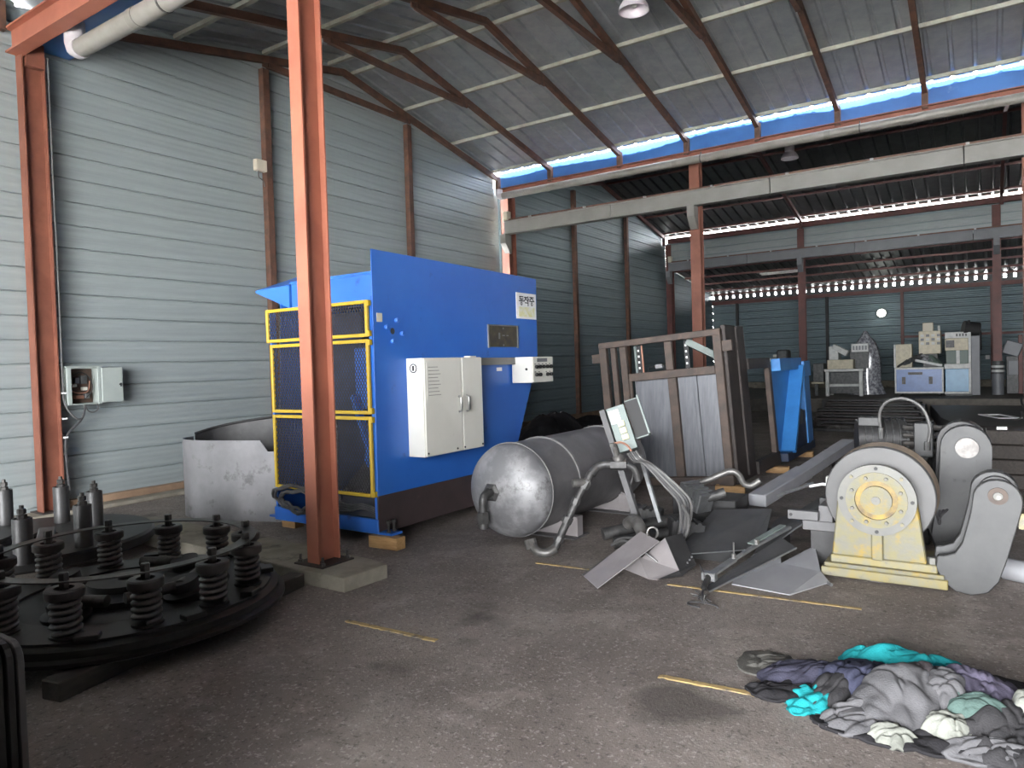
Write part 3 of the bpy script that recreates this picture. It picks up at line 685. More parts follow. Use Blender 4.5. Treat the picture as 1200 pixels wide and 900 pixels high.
# dark name plate
np_ = MB().box(MX, MX+.010, 6.38, 6.95, 1.80, 2.04).build('name_plate', 'nameplate', mach); np_['label'] = 'dark oily name plate with steel edges'
MB().box(MX+.0, MX+.016, 6.365, 6.385, 1.79, 2.05).box(MX, MX+.016, 6.945, 6.965, 1.79, 2.05).box(MX, MX+.014, 6.385, 6.945, 2.035, 2.05).build('plate_edge', 'alu', np_)
for y, z, w, h in ((6.58, 1.925, .03, .07), (6.66, 1.93, .05, .012), (6.74, 1.93, .04, .012), (6.66, 2.01, .02, .02), (6.66, 1.82, .02, .02)): MB().box(MX+.010, MX+.013, y-w/2, y+w/2, z-h/2, z+h/2).build('plate_mark', 'alu', np_)
# warning sheet with hangul lettering: dong-jak-jung
sg = MB().box(MX+.001, MX+.006, 6.955, 7.39, 2.135, 2.44).build('notice_sheet', 'sheetwhite', mach); sg['label'] = 'white notice sheet with black lettering'
MB().box(MX+.006, MX+.008, 7.0, 7.35, 2.16, 2.275).build('notice_yellow', 'signyellow', sg)
def glyphs():
    mb = MB(); X0 = MX+.007
    def st(cx, cy, s, x0, y0, x1, y1, w=.11):   # stroke in unit cell
        p0 = Vector((X0, cx+x0*s, cy+y0*s)); p1 = Vector((X0, cx+x1*s, cy+y1*s)); d = (p1-p0).normalized()*w*s*.5
        mb.bar(p0-d, p1+d, .004, w*s, (0, 0, 1) if abs(d.z) < abs(d.y) else (0, 1, 0)) if abs(d.z) < abs(d.y) else mb.bar(p0-d, p1+d, w*s, .004, (1, 0, 0))
    def ring(cx, cy, s, x, y, r):
        mb.lathe([(r*s*.62, 0), (r*s, 0), (r*s, .004), (r*s*.62, .004)], 18, TR(X0-.002, cx+x*s, cy+y*s) @ RY(90), closed=True)
    s = .105; z = 2.295
    a = 7.01
    st(a, z, s, .15, .95, .85, .95); st(a, z, s, .2, .95, .2, .70); st(a, z, s, .2, .70, .85, .70); st(a, z, s, .5, .68, .5, .50); st(a, z, s, .02, .48, .98, .48); ring(a, z, s, .5, .18, .2)
    a = 7.125
    st(a, z, s, .05, .92, .62, .92); st(a, z, s, .36, .90, .06, .50); st(a, z, s, .38, .78, .64, .52); st(a, z, s, .80, 1.0, .80, .42); st(a, z, s, .82, .70, 1.0, .70); st(a, z, s, .2, .30, .80, .30); st(a, z, s, .80, .30, .80, .0)
    a = 7.24
    st(a, z, s, .12, .96, .88, .96); st(a, z, s, .5, .94, .14, .66); st(a, z, s, .5, .86, .86, .66); st(a, z, s, .02, .52, .98, .52); st(a, z, s, .5, .50, .5, .36); ring(a, z, s, .5, .17, .19)
    return mb
glyphs().build('notice_lettering', 'ink', sg)
# levelling bolts and feet
def foot(x, y, z=.11):
    f = MB().box(x-.02, x+.16, y-.05, y+.09, z, z+.02).build('foot_plate', 'blue', mach)
    for yy in (y-.01, y+.06): MB().cyl((x+.09, yy, z+.02), (x+.09, yy, z+.11), .012, seg=8).hexbolt((x+.09, yy, z+.095), .022, .03).hexbolt((x+.09, yy, z+.02), .022, .02).build('levelling_bolt', 'boltmetal', f)
foot(MX, 4.64); foot(MX, 6.15); foot(ML-.16, 4.70)
# wood blocks and cable coil
def wood_block(label, x, y, z, dx, dy, dz, rz=0, group='timber packing blocks'):
    M = TR(x, y, z) @ RZ(rz); return tag(MB(M).box(-dx/2, dx/2, -dy/2, dy/2, 0, dz).build('wood_block', 'wood', bevel=.004), label, 'wood block', group)
wood_block('pale wood block under the front corner of the blue machine', -4.46, 4.60, 0, .33, .12, .108, 2)
wood_block('pale wood block under the blue machine beside the tank dome', -4.47, 6.22, 0, .26, .12, .108, 4)
wood_block('pale wood block under the left side of the blue machine', -5.95, 4.78, 0, .2, .12, .108, 0)
c = thing('cable_coil', 'coil of black cables hung on the sill under the yellow guards', 'cable', (-5.62, 4.50, .22))
for i, (cx, cz, rx, rz_) in enumerate(((-5.60, .36, .34, .12), (-5.56, .35, .32, .13), (-5.52, .34, .27, .10), (-5.45, .345, .29, .11), (-5.5, .36, .22, .08))):
    pts = [(cx+rx*math.cos(a*PI/14), 4.545-.016*i+.03*math.sin(a*PI/7), cz+rz_*math.sin(a*PI/14)+.012*math.sin(a*1.7+i)) for a in range(28)]
    MB().tube(pts, .014, 7, closed=True).build('loop', 'cable', c, smooth=True)
for i in range(4):
    MB().tube(spline([(-5.35, 4.66, .30+.03*i), (-5.0, 4.64+.01*i, .27+.02*i), (-4.8, 4.66, .31+.015*i), (-4.62, 4.67, .26+.02*i)]), .010, 6).build('lead', 'cable', c, smooth=True)

# ================================================================== SPRING RING PLATFORM
RC = Vector((-4.62, 2.38)); RR = .756; ZT = .215; ZR = .505
plat = thing('spring_platform', 'round oily steel platform with a bolted ring resting on old timbers', 'machine part', (RC.x, RC.y, .10))
MB().lathe([(.30, .10), (.94, .10), (.97, .115), (.97, .135), (.93, .145), (.93, .185), (.90, .20), (.30, .20)], 64, TR(RC.x, RC.y, 0), closed=True).build('disc_base', 'oilsteel', plat, smooth=True)
MB().lathe([(.62, .20), (.88, .20), (.88, ZT), (.62, ZT)], 64, TR(RC.x, RC.y, 0), closed=True).build('spring_track', 'oilsteel', plat, smooth=True)
MB().lathe([(.05, .20), (.34, .20), (.34, .24), (.22, .26), (.22, .30), (.05, .30)], 40, TR(RC.x, RC.y, 0), closed=True).build('hub', 'darksteel', plat, smooth=True)
MB().lathe([(RR-.04, ZR), (RR+.04, ZR), (RR+.04, ZR+.008), (RR-.04, ZR+.008)], 72, TR(RC.x, RC.y, 0), closed=True).build('top_ring', 'boltmetal', plat)
for a in (20, 95, 200, 290):
    p = RC+Vector((math.cos(math.radians(a)), math.sin(math.radians(a))))*.45
    MB().lathe([(.02, 0), (.13, 0), (.13, .05), (.09, .06), (.09, .12), (.02, .12)], 20, TR(p.x, p.y, .20) @ RX(12)).build('roller', 'darksteel', plat, smooth=True)
for a, L in ((-60, .3), (35, .35), (120, .3), (-10, .28)):
    p = RC+Vector((math.cos(math.radians(a)), math.sin(math.radians(a))))*.42; t = Vector((-math.sin(math.radians(a)), math.cos(math.radians(a))))
    MB().cyl((p.x-t.x*L/2, p.y-t.y*L/2, .29), (p.x+t.x*L/2, p.y+t.y*L/2, .29), .035, seg=12).build('link_rod', 'boltmetal', plat, smooth=True)
for a in (-40, -5, 25, 60, -75, 100, 140):
    p = RC+Vector((math.cos(math.radians(a)), math.sin(math.radians(a))))*.80
    MB(TR(p.x, p.y, ZT) @ RZ(a)).box(.02, .10, -.06, .06, 0, .03).build('clamp_block', 'darksteel', plat, bevel=.004)
ph = None
def spring_proto():
    r = thing('coil_spring', '', 'spring', (0, 0, ZT), 'coil springs around the round platform')
    MB().lathe([(.085, 0), (.085, .012), (.055, .016)], 20, TR(0, 0, ZT)).build('seat', 'oilsteel', r, smooth=True)
    pts = []; n = 5
    for i in range(n*16+1):
        a = 2*PI*i/16; pts.append((.066*math.cos(a), .066*math.sin(a), ZT+.022+(.185-.0)*i/(n*16)))
    MB().tube(pts, .0155, 8).build('coil', 'spring', r, smooth='all')
    MB().lathe([(.05, .205), (.092, .205), (.096, .212), (.096, .250), (.088, .258), (.05, .258)], 24, TR(0, 0, ZT), closed=True).build('cap', 'spring', r, smooth=True)
    MB().cyl((0, 0, ZT+.02), (0, 0, ZR), .022, seg=10).build('rod', 'boltmetal', r, smooth=True)
    MB().hexbolt((0, 0, ZR+.008), .027, .042).hexbolt((0, 0, ZR-.03), .027, .03).build('bolt', 'boltmetal', r)
    return r
lab = {130: 'coil spring on the far side of the platform, left one before the curved sheet', 100: 'coil spring on the round platform, far side, nearest the column plinth',
       70: 'coil spring at the far right of the round platform, behind the rim', 40: 'coil spring at the right end of the round platform, lowest in shade',
       10: 'coil spring on the platform right front, under the ring end', -20: 'coil spring at the front of the platform, second in from the right front', -50: 'coil spring at the front left of the platform, in deep shade',
       -80: 'coil spring at the left photo edge on the platform, beside the plate stack', -110: 'coil spring nearest the left photo edge on the platform, outer one', -140: 'coil spring at the left photo edge, far row beside the bolted cylinder',
       -170: 'coil spring on the far left of the platform, below the dark cylinders', 160: 'coil spring on the far side of the platform, right of the dark cylinders'}
proto = spring_proto()
for i, (a, l) in enumerate(lab.items()):
    o = proto if i == 0 else copy_tree(proto)
    a = math.radians(a); o.location = (RC.x+RR*math.cos(a), RC.y+RR*math.sin(a), ZT); o.rotation_euler.z = a*1.7; o['label'] = l
def timber(label, p0, p1, w, h): return tag(MB().bar((*p0, h/2), (*p1, h/2), w, h).build('timber_bearer', 'oldwood', bevel=.006), label, 'timber', 'old timbers under the round platforms')
timber('old dark timber under the front edge of the spring platform', (-3.87, 1.60), (-4.28, 3.46), .13, .10)
timber('old dark timber under the far side of the spring platform', (-5.15, 1.6), (-5.35, 3.45), .13, .10)
# second platform behind, with bolted cylinders
R2 = Vector((-6.75, 2.70))
p2 = thing('cylinder_platform', 'dark flat disc platform with bolted cylinders behind the spring platform', 'machine part', (R2.x, R2.y, .0))
MB().lathe([(.2, .16), (.92, .16), (.94, .18), (.94, .24), (.92, .26), (.2, .26)], 48, TR(R2.x, R2.y, 0), closed=True).build('disc_base', 'oilsteel', p2, smooth=True)
MB(TR(-6.25, 2.60, .30) @ RZ(-25)).box(-.45, .45, -.06, .06, -.04, .035).build('grey_arm', 'greysteel', p2, bevel=.005)
MB().lathe([(.02, .26), (.42, .26), (.42, .285), (.02, .285)], 40, TR(-7.05, 2.45, 0)).build('lid_disc', 'oilsteel', p2, smooth=True)
MB().lathe([(.02, 0), (.36, 0), (.36, .02), (.02, .02)], 40, TR(-6.85, 2.25, .30) @ RX(4)).build('lid_disc', 'darksteel', p2, smooth=True)
MB().box(R2.x-.5, R2.x+.5, R2.y-.06, R2.y+.06, .0, .16).build('bearer', 'oldwood', p2); MB().box(R2.x-.06, R2.x+.06, R2.y-.9, R2.y-.07, .0, .16).build('bearer', 'oldwood', p2)
def cyl_proto():
    r = thing('bolted_cylinder', '', 'cylinder', (0, 0, .26), 'bolted cylinders on the rear platform')
    MB().lathe([(.055, .26), (.066, .26), (.066, .585), (.062, .592), (.055, .592)], 24, closed=True).build('sleeve', 'cylinder', r, smooth=True)
    MB().lathe([(.0, .578), (.056, .578), (.056, .583)], 20).build('top_plate', 'darksteel', r)
    MB().cyl((0, 0, .58), (0, 0, .685), .016, seg=10).build('stud', 'boltmetal', r)
    MB().hexbolt((0, 0, .585), .034, .034).build('nut', 'boltmetal', r); MB().hexbolt((0, 0, .625), .03, .035).build('nut', 'boltmetal', r)
    return r
proto = cyl_proto()
for i, (x, y, l) in enumerate(((-5.97, 2.76, 'dark bolted cylinder, nearer of the close pair right of the brown wall column'), (-6.57, 3.14, 'dark bolted cylinder, farther of the close pair right of the brown wall column'), (-7.16, 3.13, 'dark bolted cylinder in front of the foot of the brown wall column'),
                           (-5.83, 2.28, 'dark bolted cylinder in front of the flat disc, lowest of the cylinders'), (-7.50, 2.80, 'dark bolted cylinder at the left photo edge'))):
    o = proto if i == 0 else copy_tree(proto)
    o.location = (x, y, .26); o['label'] = l
# stack of plates standing on edge, lower left corner
st = thing('plate_stack', 'stack of dark steel plates standing on edge in the lower left corner', 'steel plates', (-3.3, .72, 0))
rnd = random.Random(5)
for i in range(30):
    y0 = 1.10-.034*i; h = .655+rnd.uniform(-.015, .015); xe = -2.88+rnd.uniform(-.02, .01)-.0025*i; rr = .07
    P = [(-4.15, 0), (xe, 0), (xe, h-rr)]+[(xe-rr+rr*math.cos(a), h-rr+rr*math.sin(a)) for a in (.4, .8, 1.2, PI/2)]+[(-4.15, h)]
    MB().prism(P, -.012, .012, TR(0, y0, 0) @ RX(90)).build('plate', 'darksteel' if i % 3 else 'greysteel', st, bevel=.003)

# ================================================================== TANK
TX, TZ, TRD = -3.55, .475, .42
tk = thing('air_tank', 'grey horizontal air receiver tank with domed end on a low saddle', 'tank', (TX, 6.2, 0))
prof = [(0.001, -.245)]+[(TRD*math.sin(a), -.02-.225*math.cos(a)) for a in [i*PI/2/10 for i in range(1, 11)]]
prof += [(TRD, 0)]
MB().lathe([(r_, z_) for r_, z_ in prof], 48, TR(TX, 5.28, TZ) @ RX(-90)).build('front_dome', 'tank_dome', tk, smooth=True)
MB().lathe([(TRD-.004, .0), (TRD-.004, 2.0)], 48, TR(TX, 5.28, TZ) @ RX(-90)).build('shell', 'tank', tk, smooth=True)
MB().lathe([(TRD, 2.0)]+[(TRD*math.sin(a), 2.02+.225*math.cos(a)) for a in [i*PI/2/8 for i in range(8, 0, -1)]]+[(.001, 2.245)], 48, TR(TX, 5.28, TZ) @ RX(-90)).build('rear_dome', 'tank', tk, smooth=True)
for y in (5.285, 5.80, 7.0):
    w = .006 if y < 5.5 else .018
    MB().lathe([(TRD-.01, -w), (TRD+.010, -w), (TRD+.010, w), (TRD-.01, w)], 48, TR(TX, y, TZ) @ RX(-90), closed=True).build('strap' if y > 5.5 else 'weld_seam', 'tank_band', tk, smooth=True)
def saddle(y):
    P = [(TX-.36, .012), (TX+.36, .012), (TX+.36, .20), (TX+.30, .22)]+[(TX+(TRD+.002)*math.cos(math.radians(a)), TZ+(TRD+.002)*math.sin(math.radians(a))) for a in range(-42, -139, -8)]+[(TX-.30, .22), (TX-.36, .20)]
    s_ = MB().prism(P, -.03, .03, TR(0, y, 0) @ RX(90)).build('saddle', 'pinkgrey', tk)
    MB().box(TX-.42, TX+.46, y-.14, y+.14, 0, .012).build('saddle_base', 'greysteel', s_)
    MB().box(TX+.30, TX+.44, y-.05, y+.05, .012, .19).build('gusset', 'pinkgrey', s_)
saddle(5.72); saddle(6.9)
pf = MB().lathe([(.045, 0), (.085, 0), (.085, .03), (.06, .045), (.045, .045)], 6, TR(TX-.06, 5.06, TZ+.01) @ RX(90), closed=True).build('pipe_flange', 'pipe', tk)
MB().tube(spline([(TX-.06, 5.06, TZ+.01), (TX-.06, 4.96, TZ+.01), (TX-.06, 4.91, TZ-.03), (TX-.06, 4.905, TZ-.10), (TX-.06, 4.905, TZ-.15)], 5), .036, 12).build('elbow', 'pipe', tk, smooth=True)
MB().hexbolt((TX-.06, 4.905, TZ-.235), .055, .10).build('union_nut', 'pipe', tk)
MB().cyl((TX-.06, 4.905, TZ-.28), (TX-.06, 4.905, TZ-.22), .045, seg=14).build('pipe_end', 'pipe', tk, smooth=True)
# upright valve pipe on the tank flank
vp = thing('valve_pipe', 'rusty grey pipe with fittings and a ball valve leaning against the tank', 'pipe', (-2.95, 5.05, 0))
MB().tube([(-2.98, 5.04, .07), (-2.93, 5.10, .22), (-2.84, 5.18, .46), (-2.77, 5.25, .62), (-2.75, 5.28, .68)], .033, 12).build('riser', 'pipe', vp, smooth=True)
for p0, p1, rr in (((-2.915, 5.115, .27), (-2.895, 5.13, .32), .045), ((-2.855, 5.165, .42), (-2.84, 5.18, .47), .043), ((-2.80, 5.22, .55), (-2.775, 5.245, .61), .048), ((-2.965, 5.06, .12), (-2.95, 5.075, .16), .045)):
    MB().cyl(p0, p1, rr, seg=8).build('coupling', 'pipe', vp)
MB().tube(spline([(-2.75, 5.28, .66), (-2.72, 5.33, .72), (-2.66, 5.36, .74), (-2.60, 5.38, .74)]), .038, 12).build('elbow', 'pipe', vp, smooth=True)
MB().cyl((-2.86, 5.15, .60), (-2.76, 5.25, .60), .036, seg=12).build('tee_branch', 'pipe_light', vp, smooth=True)
MB().cyl((-2.62, 5.38, .74), (-2.50, 5.43, .74), .052, seg=6).build('valve_body', 'pipe', vp)
MB().lathe([(.0, -.05), (.03, -.045), (.05, -.02), (.052, .0), (.05, .02), (.03, .045), (.0, .05)], 14, TR(-2.56, 5.41, .78)).build('valve_ball', 'pipe_light', vp, smooth=True)
MB().cyl((-2.56, 5.39, .80), (-2.58, 5.37, .90), .022, seg=10).hexbolt((-2.585, 5.365, .89), .03, .03).build('valve_stem', 'pipe_light', vp)
MB().tube(spline([(-2.585, 5.365, .91), (-2.54, 5.40, .925), (-2.49, 5.43, .90), (-2.46, 5.45, .85)]), .010, 6).build('valve_lever', 'copper', vp, smooth=True)
MB().tube(spline([(-2.50, 5.43, .74), (-2.44, 5.46, .70), (-2.42, 5.48, .60)]), .03, 10).build('outlet_elbow', 'pipe', vp, smooth=True)
MB().tube(spline([(-2.97, 5.03, .07), (-3.02, 4.98, .04), (-3.10, 4.95, .05), (-3.16, 4.97, .09)]), .038, 10).build('foot_elbow', 'pipe_light', vp, smooth=True)
MB().cyl((-3.16, 4.97, .06), (-3.19, 4.98, .13), .052, seg=8).build('foot_nut', 'pipe_light', vp)

# ================================================================== CONDUIT RACK WITH CABLES
rk = thing('cable_rack', 'leaning aluminium bracket with an open wiring box and grey cables', 'bracket', (-2.45, 5.6, 0))
A0, A1 = Vector((-2.42, 5.50, .20)), Vector((-2.80, 5.62, 1.17))
B0, B1 = Vector((-2.28, 5.60, .24)), Vector((-2.50, 5.72, .78))
MB().bar(A0, A1, .05, .06, (0, -1, .3)).build('angle_bar', 'greysteel', rk); MB().bar(B0, B1, .03, .04, (0, -1, .3)).build('angle_bar', 'alu', rk)
bx = MB()
ax = (A1-A0).normalized(); side = Vector((.80, .35, .32)).normalized(); side = (side-ax*side.dot(ax)).normalized(); nn = ax.cross(side)
FM = Matrix(((side.x, nn.x, ax.x, A1.x), (side.y, nn.y, ax.y, A1.y), (side.z, nn.z, ax.z, A1.z), (0, 0, 0, 1)))
bx = MB(FM)
bx.box(.03, .19, -.015, .10, -.40, 0).build('wiring_box', 'teal_box', rk, bevel=.003)
MB(FM).box(.20, .33, .05, .10, -.32, .03).build('duct_back', 'teal_box', rk); MB(FM).box(.315, .33, -.05, .05, -.32, .03).build('duct_side', 'teal_box', rk); MB(FM).box(.20, .315, .04, .05, -.31, .02).build('duct_inside', 'black', rk)
MB(FM).box(.04, .13, -.024, -.015, -.15, -.03).build('label_plate', 'sheetwhite', rk)
for k in range(3): MB(FM).box(.09, .15, -.04, -.015, -.31+.06*k, -.26+.06*k).build('terminal', 'clip_yellow', rk, bevel=.004)
cbl = thing('cable_bundle', 'bundle of grey cables drooping from the wiring box to the scrap pile', 'cable', (-2.2, 5.6, .1))
for k in range(5):
    o = .018*k
    st_ = FM @ Vector((.09+o, .0, -.42))
    MB().tube(spline([st_, st_+Vector((.05, .02, -.07)), (-2.42+o*1.6, 5.62, .72-o*.4), (-2.25+o*2, 5.62, .55-o*.3), (-2.12+o*1.5, 5.60, .42), (-2.07+o, 5.50, .25), (-2.09+o*.6, 5.42, .10)]), .011, 7).build('cable', 'cable_light' if k % 2 == 0 else 'cable', cbl, smooth=True)
MB().tube(spline([(-2.05, 5.50, .42), (-1.97, 5.42, .33), (-1.98, 5.33, .20), (-2.10, 5.20, .16), (-2.30, 5.15, .20), (-2.46, 5.18, .17), (-2.55, 5.22, .10)]), .013, 7).build('cable', 'cable_light', cbl, smooth=True)
MB().tube(spline([(-2.55, 5.22, .10), (-2.36, 5.05, .20), (-2.2, 4.98, .17), (-2.08, 4.98, .10), (-2.03, 5.0, .05)]), .009, 6).build('cable', 'cable_light', cbl, smooth=True)
# lying pipes
def lying(label, pts, r, m='pipe', coup=()):
    t = thing('scrap_pipe', label, 'pipe', tuple(Vector(pts[0])), 'scrap pipes beside the tank')
    MB().tube(pts, r, 12).build('pipe_length', m, t, smooth=True)
    for i in coup:
        p = Vector(pts[i]); q = Vector(pts[min(i+1, len(pts)-1)]); d = (q-p).normalized(); MB().cyl(p-d*.03, p+d*.03, r*1.35, seg=8).build('coupling', 'pipe_light', t)
lying('thick dark pipe lying on the floor right of the tank saddle', [(-2.78, 5.52, .10), (-2.5, 5.78, .16), (-2.2, 6.05, .20)], .055)
lying('second thick dark pipe lying just in front, under the bracket', [(-2.62, 5.40, .07), (-2.4, 5.55, .11), (-2.12, 5.85, .14)], .05)
lying('grey elbow pipe bending down onto the scrap brackets', spline([(-2.50, 5.42, .24), (-2.42, 5.38, .29), (-2.34, 5.30, .26), (-2.25, 5.22, .16), (-2.16, 5.16, .06)]), .05, 'pipe_light')
tag(MB().box(-2.5, -1.9, 6.45, 6.85, 0, .30).build('scrap_crate', 'darksteel', bevel=.01), 'dark steel box among the scrap before the rusty frame', 'box')
lying('thin bright pipe with an elbow in front of the rusty frame', spline([(-2.45, 6.55, .35), (-2.2, 6.62, .45), (-2.02, 6.68, .53), (-1.94, 6.70, .50), (-1.90, 6.72, .42), (-1.84, 6.74, .40), (-1.76, 6.76, .45)]), .03, 'pipe_light')
lying('short dark pipe pieces lying in the scrap behind the bracket', [(-2.25, 6.15, .30), (-1.95, 6.30, .40)], .045)
for i, (x, y, z, a, b_, l) in enumerate(((-2.12, 5.75, .16, 35, 10, 'dark ribbed block under the cables'), (-1.98, 6.35, .10, 20, -15, 'grey tilted block right of the cables'), (-2.62, 6.1, .16, 10, 5, 'grey bracket block beside the tank shell'), (-2.2, 6.25, .36, -28, 20, 'small bright block on the pipes'))):
    t = thing('scrap_block', l, 'metal block', (x, y, 0), 'scrap blocks beside the tank')
    M = TR(x, y, z) @ RZ(a) @ RY(b_)
    MB(M).box(-.14, .14, -.09, .09, -.10, .08).build('body', ('darksteel', 'greysteel', 'pipe', 'alu')[i], t, bevel=.008)
    for k in range(4): MB(M).box(-.11+.06*k, -.08+.06*k, -.095, .095, -.06, .09).build('rib', ('darksteel', 'greysteel', 'pipe', 'alu')[i], t)

# ================================================================== RUSTY FRAME AND BLUE FRAME
fr = thing('welded_stand', 'tall rusty welded steel frame tilted to the left with grey sheet infill', 'frame', (-3.3, 8.6, 0))
FT = TR(-2.50, 8.45, .085) @ RY(-4.2)
def fb(name, x0, x1, y0, y1, z0, z1, m='rustframe', bev=.006): return MB(FT).box(x0, x1, y0, y1, z0, z1).build(name, m, fr, bevel=bev)
fb('front_post', -.10, 0, 0, .08, 0, 1.88); fb('front_post', -1.62, -1.52, 0, .08, .0, 1.84)
fb('top_bar', -1.62, .0, -.005, .075, 1.80, 1.88)
fb('mid_bar', -1.22, -.10, -.002, .06, 1.34, 1.44); fb('bottom_bar', -1.52, -.10, 0, .08, 0, .10)
fb('inner_post', -.72, -.61, .03, .10, .10, 1.34); fb('inner_post', -.74, -.64, .06, .12, 1.44, 1.80)
fb('side_slat', -1.47, -1.40, .03, .10, .10, 1.80); fb('side_slat', -1.35, -1.26, .05, .12, .10, 1.80); fb('side_slat', -1.24, -1.20, .02, .06, .10, 1.44)
fb('infill_sheet', -1.19, -.70, .10, .106, .10, 1.34, 'sheetgrey', 0); fb('infill_sheet', -.63, -.40, .09, .096, .10, 1.34, 'sheetgrey', 0); fb('infill_sheet', -.38, -.10, .10, .106, .10, 1.34, 'sheetgrey', 0)
fb('fold_rib', -.41, -.36, .07, .10, .10, 1.34, 'sheetgrey')
fb('stub', .0, .12, .02, .08, 1.60, 1.73); fb('stub', -1.74, -1.62, .02, .08, 1.62, 1.74)
fb('side_plate', -.02, .04, .08, .86, 0, 1.92, 'rustdark'); fb('side_flange', .04, .07, .45, .62, .05, 1.9, 'rustdark')
fb('foot_block', -.16, .02, -.06, .02, .0, .13)
# slotted strips; white blocks painted in for light through the holes
for x in (-1.14, -.50):
    s_ = fb('slotted_strip', x-.025, x+.035, .18, .20, 1.36, 1.80, 'black', 0)
    for k in range(5): MB(FT).cbox((x, .178, 1.43+.075*k), (.022, .006, .026)).build('slot_light', 'sheetwhite', s_)
fb('strip_edge', -1.20, -1.165, .17, .20, 1.38, 1.80, 'teal_box'); fb('strip_edge', -1.10, -1.08, .17, .20, 1.38, 1.80, 'copper')
MB(FT).tube([(-1.0, .10, 1.44), (-.98, .10, 1.50), (-.72, .10, 1.52), (-.72, .10, 1.46)], .008, 6).build('handle', 'darksteel', fr)
MB(FT).box(-.88, -.78, .05, .12, 1.47, 1.53).build('latch', 'alu', fr, bevel=.008)
MB(FT).bar((-.50, .20, 1.78), (-.10, .40, 1.50), .10, .08).build('brace', 'teal_box', fr)
# side bay
fb('side_top_bar', .0, .07, .86, 1.95, 1.36, 1.50, 'rustdark'); fb('side_bottom_bar', .0, .08, .86, 2.0, .0, .17, 'rustdark'); fb('side_post', .0, .07, 1.84, 1.97, .17, 1.36, 'rustframe'); 
MB(FT).box(-.25, -.24, .90, 1.84, .17, 1.34).build('blue_infill', 'blue_bright', fr)
bl = thing('blue_stand', 'bright blue steel stand with slanted brace behind the rusty frame', 'frame', (-2.25, 11.2, 0))
BT = TR(-2.46, 10.55, .09) @ RY(-3)
def bb(name, x0, x1, y0, y1, z0, z1, m='blue_bright'): return MB(BT).box(x0, x1, y0, y1, z0, z1).build(name, m, bl, bevel=.006)
bb('back_panel', -.05, -.03, .0, 1.6, .1, 1.35); bb('top_bar', -.03, .10, .0, 1.40, 1.30, 1.48); bb('end_block', -.02, .14, 1.40, 1.85, 1.18, 1.42)
MB(BT).bar((.06, .25, .12), (.06, 1.22, 1.34), .08, .22, (1, 0, 0)).build('slanted_brace', 'blue_bright', bl, bevel=.006)
bb('end_plate', -.02, .12, 1.42, 1.62, .10, 1.30); bb('rear_panel', .0, .10, 1.62, 1.9, .10, 1.20, 'blue_bright'); bb('bottom_bar', -.03, .12, .0, 1.9, .0, .12, 'blue_dark'); bb('lower_plate', .05, .10, .75, 1.42, .12, .65, 'blue_dark')
bb('sticker', .10, .105, 1.0, 1.2, .45, .68, 'greysteel')
wood_block('pale wood block under the front corner of the rusty frame', -2.54, 8.42, 0, .34, .14, .084, 12)
wood_block('pale wood block under the far side of the rusty frame', -2.40, 10.15, 0, .30, .14, .084, 8)
wood_block('pale wood block under the blue stand', -2.42, 11.9, 0, .30, .14, .084, 5)

# ================================================================== SHEET METAL SCRAP
def scrap(name, label, cat='sheet metal', loc=(0, 0, 0)): return thing(name, label, cat, loc, 'sheet metal scrap on the floor')
def plate_poly(P3, t):      # thick plate from a planar-ish 3D polygon
    P3 = [Vector(p) for p in P3]; n = Vector((0, 0, 0))
    for i in range(len(P3)): n += P3[i].cross(P3[(i+1) % len(P3)])
    n.normalize(); k = len(P3); vs = P3+[p-n*t for p in P3]
    return MB().add(vs, [tuple(range(k)), tuple(reversed(range(k, 2*k)))]+[(i, k+i, k+(i+1) % k, (i+1) % k) for i in range(k)])
r = scrap('sheet_bracket', 'light grey folded steel bracket lying tilted with a small ring handle', loc=(-2.5, 4.9, 0))
A, B, C, D = Vector((-2.50, 4.63, .015)), Vector((-2.28, 4.42, .015)), Vector((-2.02, 4.93, .26)), Vector((-2.25, 5.12, .27))
plate_poly([A, B, C, D], .006).build('face', 'pinkgrey', r)
plate_poly([A, D, D+Vector((-.05, .06, -.12)), A+Vector((-.05, .06, -.012))], .006).build('flange', 'greysteel', r)
MB().tube([D+(C-D)*.55+Vector((.0, .035, .0))+Vector((.035*math.cos(a), .02*math.cos(a), .045*math.sin(a)+.02)) for a in [i*PI/7 for i in range(14)]], .008, 6, closed=True).build('ring_handle', 'pipe_light', r, smooth=True)
r = scrap('sheet_bracket', 'light grey notched steel bracket with a dark box side lying beside the ringed one', loc=(-2.1, 4.95, 0))
plate_poly([(-2.45, 5.02, .01), (-2.06, 4.80, .01), (-1.99, 4.80, .012), (-1.88, 4.95, .055), (-2.06, 5.14, .235), (-2.19, 4.99, .10), (-2.30, 5.09, .15)], .006).build('face', 'pinkgrey', r)
plate_poly([(-1.99, 4.80, .012), (-1.88, 4.95, .055), (-2.06, 5.14, .235), (-1.97, 5.26, .25), (-1.80, 5.09, .07), (-1.86, 4.95, .015)], .006).build('side', 'darksteel', r)
for k in range(4): MB().cbox((-1.86+.012*k, 5.03+.012*k, .075+.02*k), (.012, .012, .012)).build('rivet', 'alu', r)
r = scrap('black_sheet', 'large flat black steel sheet with a bright front edge', loc=(-1.9, 6, 0))
plate_poly([(-2.02, 5.22, .09), (-1.55, 5.60, .10), (-1.46, 5.72, .17), (-1.58, 6.45, .26), (-2.05, 6.30, .24)], .006).build('sheet', 'blacksheet', r)
MB().bar((-2.02, 5.215, .088), (-1.55, 5.595, .098), .008, .008).build('bright_edge', 'alu', r)
MB().box(-2.0, -1.65, 5.5, 6.2, 0, .085).build('packing', 'black', r)
r = scrap('black_sheet', 'curled black steel sheet rising toward the yellow gearbox', loc=(-1.35, 6.4, 0))
